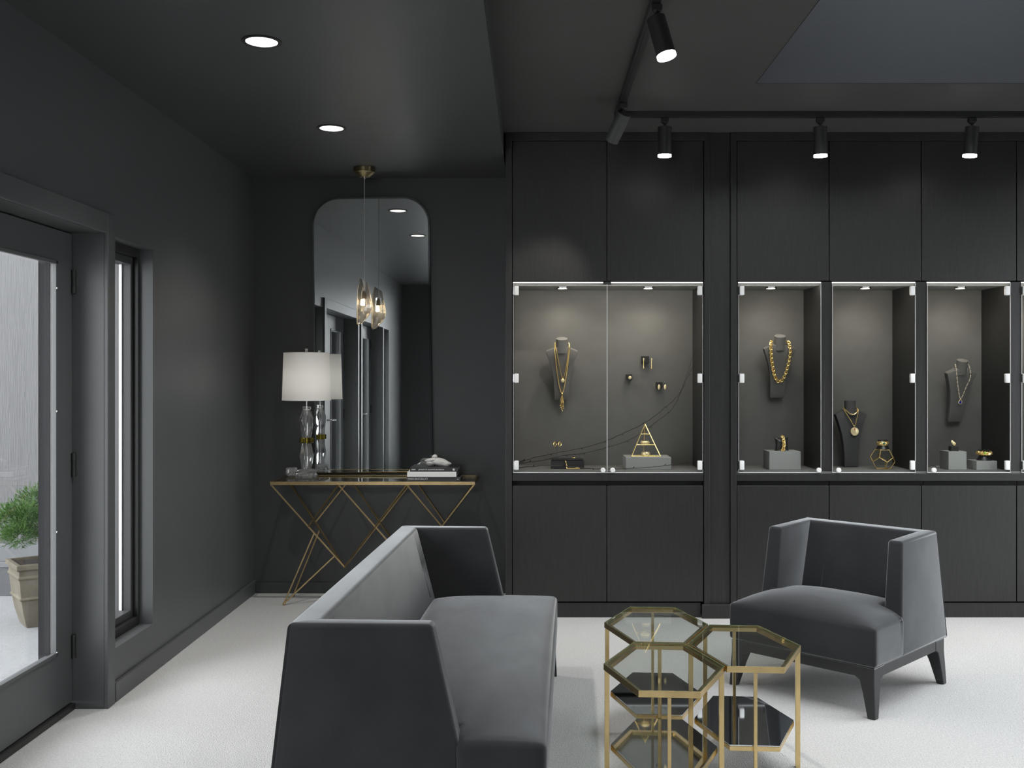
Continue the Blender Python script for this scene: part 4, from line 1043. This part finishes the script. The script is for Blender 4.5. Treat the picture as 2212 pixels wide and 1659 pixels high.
# black tray with ring, bracelet and hoop stand
Y0 = 6.06; a, b = bx(1191, 1262, Y0)
single('jewel_box', MB().box(a, b, Y0, Y0 + 0.10, ZS + 0.0006, ZS + 0.045).box(a + 0.004, b - 0.004, Y0 + 0.03, Y0 + 0.10, ZS + 0.045, ZS + 0.058), 'black_leather', 'low black box holding the ring and bracelet', 'box', bevel=0.003)
rx = (1239 - 1150) / (2200 / 6.10)
rg = thing('ring', (rx, 6.115, ZS + 0.0585), 'gold ring with dark stone on the low black box', 'ring', 'rings')
obj('band', MB().torus((rx, 6.115, ZS + 0.0625), 0.010, 0.0025, 20, 8, sc=(1.1, 1, 1)), 'gold', rg, smooth=True)
obj('stone', MB().sphere((rx, 6.112, ZS + 0.069), 0.007, 10, 7, (1.1, 1, .6)), 'black_leather', rg, smooth=True)
sx0 = (1222 - 1150) / (2200 / 6.05)
br = thing('bracelet', (sx0, 6.05, ZS), 'gold bracelet draped over the front of the low black box', 'bracelet', 'bracelets')
obj('chain', MB().tube(smooth_path([(sx0 - 0.004, 6.075, ZS + 0.0495), (sx0, 6.054, ZS + 0.044), (sx0 + 0.006, 6.053, ZS + 0.02), (sx0 + 0.006, 6.048, ZS + 0.006), (sx0 + 0.03, 6.040, ZS + 0.004), (sx0 + 0.055, 6.036, ZS + 0.004)]), 0.0032, 6), 'gold', br, smooth=True)
obj('clasp', MB().sphere((sx0 + 0.068, 6.034, ZS + 0.0065), 0.016, 14, 8, (1.1, .5, .35)), 'gold', br, smooth=True)
hx = (1203.5 - 1150) / (2200 / 6.15)
hs = thing('earring_stand', (hx, 6.19, ZS), 'thin black T-stand for the gold hoop earrings', 'stand')
obj('post', MB().tube([(hx, 6.19, ZS + 0.004), (hx, 6.19, ZS + 0.153)], 0.0015, 6), 'black_metal', hs)
obj('bar', MB().tube([(hx - 0.025, 6.19, ZS + 0.153), (hx + 0.03, 6.19, ZS + 0.153)], 0.0025, 6), 'black_metal', hs)
obj('base', MB().lathe([(0.02, 0.0006), (0.02, 0.004)], (hx, 6.19, ZS), 16), 'black_metal', hs)
for s_, lab in ((-1, 'left gold hoop earring above the low black box'), (1, 'right gold hoop earring above the low black box')):
    c = (hx + 0.002 + s_ * 0.0145, 6.186, ZS + 0.139)
    single('hoop_earring', MB().torus(c, 0.0135, 0.0032, 20, 8, rot=Euler((R(90), 0, R(50))).to_matrix()), 'gold', lab, 'earring', 'earrings', smooth=True)
# three cubes on the back panel with earrings
f_ = 2200 / 6.27
def peg(x, y, s_, label):
    X, Z = (x - 1150) / f_, 1.4 - (y - 814) / f_
    return single('wall_peg', MB().box(X - s_, X + s_, YBK - 0.040, YBK - 0.0005, Z - s_, Z + s_), 'black_felt', label, 'peg', 'black pegs on the back panel', bevel=0.002), X, Z
_, X, Z = peg(1394, 777, 0.022, 'black cube peg with the drop earrings')
for x_, lab in ((1390, 'left gold drop earring on the highest peg'), (1407, 'right gold drop earring on the highest peg')):
    X2 = (x_ - 1150) / f_; yy = YBK - 0.044
    e = thing('drop_earring', (X2, yy, Z - 0.065), lab, 'earring', 'earrings')
    obj('stud', MB().lathe([(0.0028, -0.012), (0.0045, -0.008), (0.0045, 0.004), (0.002, 0.006)], (X2, yy, Z + 0.004), 10), 'pale_gold', e, smooth=True)
    obj('drop', MB().tube([(X2, yy, Z - 0.006), (X2, yy, Z - 0.046)], 0.0018, 6).sphere((X2, yy, Z - 0.051), 0.005, 10, 8, (1, 1, 1.5)), 'gold', e, smooth=True)
    if x_ == 1407: obj('pin', MB().tube([(X2 - 0.026, yy + 0.012, Z), (X2, yy, Z + 0.002)], 0.0012, 5), 'black_metal', e)
_, X, Z = peg(1359, 815, 0.018, 'black cube peg with the round gold ring')
single('round_ring', MB().sphere((X + 0.004, YBK - 0.0455, Z - 0.003), 0.0108, 14, 10, (1, .45, 1)), 'pale_gold', 'round gold ring top on the lowest-left cube peg', 'ring', 'rings', smooth=True)
_, X, Z = peg(1424, 832, 0.019, 'black cube peg with the leaf-shaped earrings')
for x_, lab in ((1423, 'left leaf-shaped gold earring'), (1436.5, 'right leaf-shaped gold earring')):
    X2 = (x_ - 1150) / f_
    e = thing('leaf_earring', (X2, YBK - 0.046, Z - 0.028), lab, 'earring', 'earrings')
    obj('leaf', MB().sphere((X2, YBK - 0.046, Z - 0.012), 0.0085, 10, 8, (1, .5, 2.0)), 'pale_gold', e, smooth=True)
    if x_ > 1430: obj('pin', MB().tube([(X2 - 0.02, YBK - 0.03, Z - 0.008), (X2, YBK - 0.043, Z - 0.010)], 0.0012, 5), 'black_metal', e)
# bare twigs
def twig(pts, r0, label, seed, buds=9):
    P = []
    for (x, y, Yd) in pts:
        f = 2200 / Yd; P.append(Vector(((x - 1150) / f, Yd, 1.4 - (y - 814) / f)))
    P = smooth_path(P, 6); rn = random.Random(seed)
    for q in P[1:-1]: q.z += rn.uniform(-.002, .002); q.x += rn.uniform(-.002, .002)
    N = len(P); rr = [r0 * (1 - 0.7 * i / N) for i in range(N)]
    t = thing('twig', tuple(P[0]), label, 'twig', 'bare twigs in the wide case')
    obj('stem', MB().tube(P, rr, 6), 'twig_bark', t, smooth=True)
    for k in range(buds):
        i = int((k + 0.6) * N / (buds + 0.5)); d = (P[min(N - 1, i + 1)] - P[i - 1]).normalized()
        e = (d + Vector((0, -0.3, rn.choice((-1, 1)) * 0.8))).normalized()
        obj('bud', MB().tube([P[i], P[i] + e * 0.010, P[i] + e * 0.017], [rr[i] * 1.1, rr[i], 0.0006], 5), 'twig_bark', t, smooth=True)
twig([(1119, 1000, 6.05), (1150, 989, 6.06), (1210, 976, 6.16), (1275, 963, 6.20), (1310, 952, 6.21), (1350, 934, 6.21), (1395, 912, 6.22), (1437, 880, 6.22), (1468, 850, 6.23), (1485, 815, 6.23), (1497, 790, 6.23)], 0.0040, 'upper bare twig curving up across the wide case', 1)
twig([(1119, 1001, 6.03), (1172, 994, 6.04), (1215, 984, 6.05), (1260, 979, 6.19), (1320, 964, 6.20), (1370, 945, 6.22), (1420, 910, 6.23), (1462, 868, 6.24), (1497, 768, 6.24)], 0.0036, 'middle bare twig crossing behind the gold pyramid', 2)
twig([(1119, 1010, 5.97), (1168, 1006, 5.975), (1215, 1006.5, 5.98), (1270, 1012, 5.975), (1330, 1013, 5.97), (1400, 1010, 5.975), (1448, 1004, 5.98), (1480, 1000.5, 6.0), (1496, 997.5, 6.05)], 0.0036, 'lowest bare twig lying along the front of the wide case', 3, 6)

# second case: block, cushion, bracelet
def pillow(name, c, sx, sz, th, m_, label, tilt=0):
    m = MB(); n = 12; vs = []; fs = []
    for side in (-1, 1):
        for i in range(n + 1):
            for j in range(n + 1):
                u, v = 2 * i / n - 1, 2 * j / n - 1
                pin = 1 - 0.16 * (1 - abs(u) ** 2) * abs(v) ** 3; pin2 = 1 - 0.16 * (1 - abs(v) ** 2) * abs(u) ** 3
                hgt = th * max(0, (1 - u ** 4)) ** 0.7 * max(0, (1 - v ** 4)) ** 0.7
                vs.append((c[0] + u * sx * pin2, c[1] + side * hgt - (v * sz) * math.tan(R(-tilt)), c[2] + sz + v * sz * pin))
    o = (n + 1) ** 2
    for s_ in (0, 1):
        for i in range(n):
            for j in range(n):
                k = s_ * o + i * (n + 1) + j; fs.append((k, k + 1, k + n + 2, k + n + 1))
    bmx = MB().add(vs, fs)
    return single(name, bmx, m_, label, 'cushion', 'black leather cushions', smooth=80)
Y0 = 5.995; a, b = bx(1662, 1730, Y0)
block(a, b, Y0, Y0 + 0.16, 0.108, 'grey block under the cushion with the gold link bracelet')
zc = ZS + 0.1085; cxp = (1689 - 1150) / (2200 / 6.05)
pillow('bracelet_cushion', (cxp, 6.06, zc), 0.042, 0.040, 0.022, 'black_leather', 'black leather cushion on the grey block, wearing a link bracelet', 8)
lb = thing('link_bracelet', (cxp + 0.004, 6.03, zc), 'gold link bracelet around the black leather cushion', 'bracelet', 'bracelets')
path = [Vector(p) for p in smooth_path([(0.0, 0.03, 0.078), (-0.004, 0.006, 0.086), (0.0, -0.004, 0.066), (0.002, -0.006, 0.036), (0.0, 0.004, 0.010), (-0.006, -0.006, 0.0045)], 8)]
links(lb, path, 0.0085, 0.0030, 0.0135, 'gold')

# third case: terrarium with cuff
tx, ty = 2.083, 6.055; phi = (1 + 5 ** 0.5) / 2
dv = [Vector((i, j, k)) for i in (-1, 1) for j in (-1, 1) for k in (-1, 1)]
for i in (-1, 1):
    for j in (-1, 1): dv += [Vector((0, i / phi, j * phi)), Vector((i / phi, j * phi, 0)), Vector((i * phi, 0, j / phi))]
axis = Vector((0, 1 / phi, phi)) + Vector((0, -1 / phi, phi)) + Vector((1, 1, 1)) + Vector((1, -1, 1)) + Vector((phi, 0, 1 / phi))
q = axis.normalized().rotation_difference(Vector((0, 0, 1)))
sc_ = 0.071 / 3 ** 0.5
dv = [Matrix.Rotation(R(20), 3, 'Z') @ (q @ v) * sc_ for v in dv]
zmin = min(v.z for v in dv)
dv = [v + Vector((tx, ty, ZS + 0.0026 - zmin)) for v in dv]
el = min((dv[0] - v).length for v in dv[1:])
E = [(i, j) for i in range(20) for j in range(i) if abs((dv[i] - dv[j]).length - el) < 1e-4]
te = thing('terrarium', (tx, ty, ZS), 'faceted gold wire terrarium on the shelf', 'terrarium')
for i, j in E: obj('wire', MB().tube([dv[i], dv[j]], 0.0024, 6), 'gold', te, smooth=True)
adj = {i: set() for i in range(20)}
for i, j in E: adj[i].add(j); adj[j].add(i)
faces = set()
for a in range(20):
    for b in adj[a]:
        for c in adj[b] - {a}:
            for d in adj[c] - {a, b}:
                for e in adj[d] - {b, c}:
                    if a in adj[e] and e != a: faces.add(frozenset((a, b, c, d, e)))
ztopf = max(v.z for v in dv)
for F in faces:
    ids = list(F); order = [ids[0]]
    while len(order) < 5: order.append(next(k for k in ids if k in adj[order[-1]] and k not in order))
    ps = [dv[k] for k in order]
    if sum(p.z for p in ps) / 5 > ztopf - 0.003: continue
    c = sum(ps, Vector()) / 5; nn = (ps[1] - ps[0]).cross(ps[2] - ps[0]).normalized() * 0.0006
    ps = [c + (p - c) * 0.97 for p in ps]
    obj('pane', MB().add([p - nn for p in ps] + [p + nn for p in ps], [(4, 3, 2, 1, 0), (5, 6, 7, 8, 9)] + [(i, (i + 1) % 5, 5 + (i + 1) % 5, 5 + i) for i in range(5)]), 'case_glass', te)
zt2 = ztopf + 0.0026
single('bracelet_holder', MB().lathe([(0.041, 0.0), (0.034, 0.010), (0.027, 0.026), (0.026, 0.045), (0.030, 0.052), (0.026, 0.056)], (tx, ty, zt2), 20), 'black_leather', 'black leather holder on top of the terrarium', 'holder', smooth=50)
cf = thing('gold_cuff', (tx, ty, zt2 + 0.022), 'gold cuff with green stone on the terrarium holder', 'bracelet', 'bracelets')
obj('band', MB().lathe([(0.0305, 0.022), (0.0355, 0.027), (0.0360, 0.040), (0.0315, 0.047), (0.0300, 0.047), (0.0300, 0.022), (0.0305, 0.022)], (tx, ty, zt2), 28, cap=False), 'gold', cf, smooth=60)
obj('green_stone', MB().sphere((tx - 0.004, ty - 0.035, zt2 + 0.036), 0.006, 10, 8, (1, .6, 1.5)).sphere((tx - 0.015, ty - 0.033, zt2 + 0.036), 0.0022, 8, 6).sphere((tx + 0.007, ty - 0.035, zt2 + 0.036), 0.0022, 8, 6), 'green_gem', cf, smooth=True)

# fourth case: two blocks, ring and bracelet
Y0 = 5.995; a, b = bx(2049, 2088, Y0)
block(a, b, Y0, Y0 + 0.13, 0.108, 'tall grey block under the gold ring')
rx = (2060 - 1150) / (2200 / 6.05); zr2 = ZS + 0.1085
single('ring_stand', MB().box(rx - 0.024, rx + 0.024, 6.03, 6.07, zr2, zr2 + 0.028), 'black_felt', 'small black ring stand on the tall grey block', 'stand', bevel=0.003)
rg = thing('ring', (rx, 6.05, zr2 + 0.0285), 'gold leaf-shaped ring on the small black ring stand', 'ring', 'rings')
obj('leaf', lump((rx - 0.004, 6.05, zr2 + 0.047), (0.010, 0.007, 0.017), 8, (0, R(-25), 0)), 'pale_gold', rg, smooth=180)
obj('band', MB().torus((rx + 0.002, 6.05, zr2 + 0.040), 0.009, 0.002, 16, 8, rot=Euler((R(90), 0, 0)).to_matrix()), 'gold', rg, smooth=True)
Y0 = 5.975; a, b = bx(2114, 2154, Y0)
block(a - 0.012, b, Y0, Y0 + 0.13, 0.054, 'low grey block under the bracelet with the lime stone')
zc = ZS + 0.0545; cxp = (2128 - 1150) / (2200 / 6.02)
single('bracelet_holder', MB().lathe([(0.044, 0.0), (0.036, 0.012), (0.028, 0.026), (0.028, 0.046), (0.036, 0.060), (0.030, 0.062)], (cxp, 6.035, zc), 20), 'black_leather', 'black leather holder on the low grey block', 'holder', smooth=50)
cf = thing('braided_bracelet', (cxp, 6.035, zc + 0.026), 'braided gold bracelet with lime stone on a black holder', 'bracelet', 'bracelets')
for k in range(3):
    pts = []
    for i in range(60):
        a_ = 2 * math.pi * i / 60; w_ = 6 * a_ + k * 2 * math.pi / 3
        r_ = 0.0385 + 0.004 * math.cos(w_); pts.append((cxp + r_ * math.cos(a_), 6.035 + r_ * math.sin(a_), zc + 0.042 + 0.008 * math.sin(w_)))
    obj('strand', MB().tube(pts, 0.0045, 6, closed=True), 'gold', cf, smooth=True)
obj('lime_stone', MB().sphere((cxp - 0.010, 6.035 - 0.040, zc + 0.044), 0.0085, 10, 8, (1, .6, 1)), 'peridot', cf, smooth=True)
# price tag on the floor of the fourth case
gx = (2022 - 1150) / (2200 / 6.2)
pt = thing('price_tag', (gx, 6.2, ZS), 'tiny white tag on a black string left of the tall grey block', 'tag')
obj('label', MB().box(gx, gx + 0.018, 6.195, 6.205, ZS + 0.0006, ZS + 0.006), 'print_white', pt)
obj('string', MB().tube(smooth_path([(gx, 6.2, ZS + 0.004), (gx - 0.02, 6.21, ZS + 0.007), (gx - 0.05, 6.20, ZS + 0.003)]), 0.0016, 5), 'black_metal', pt)
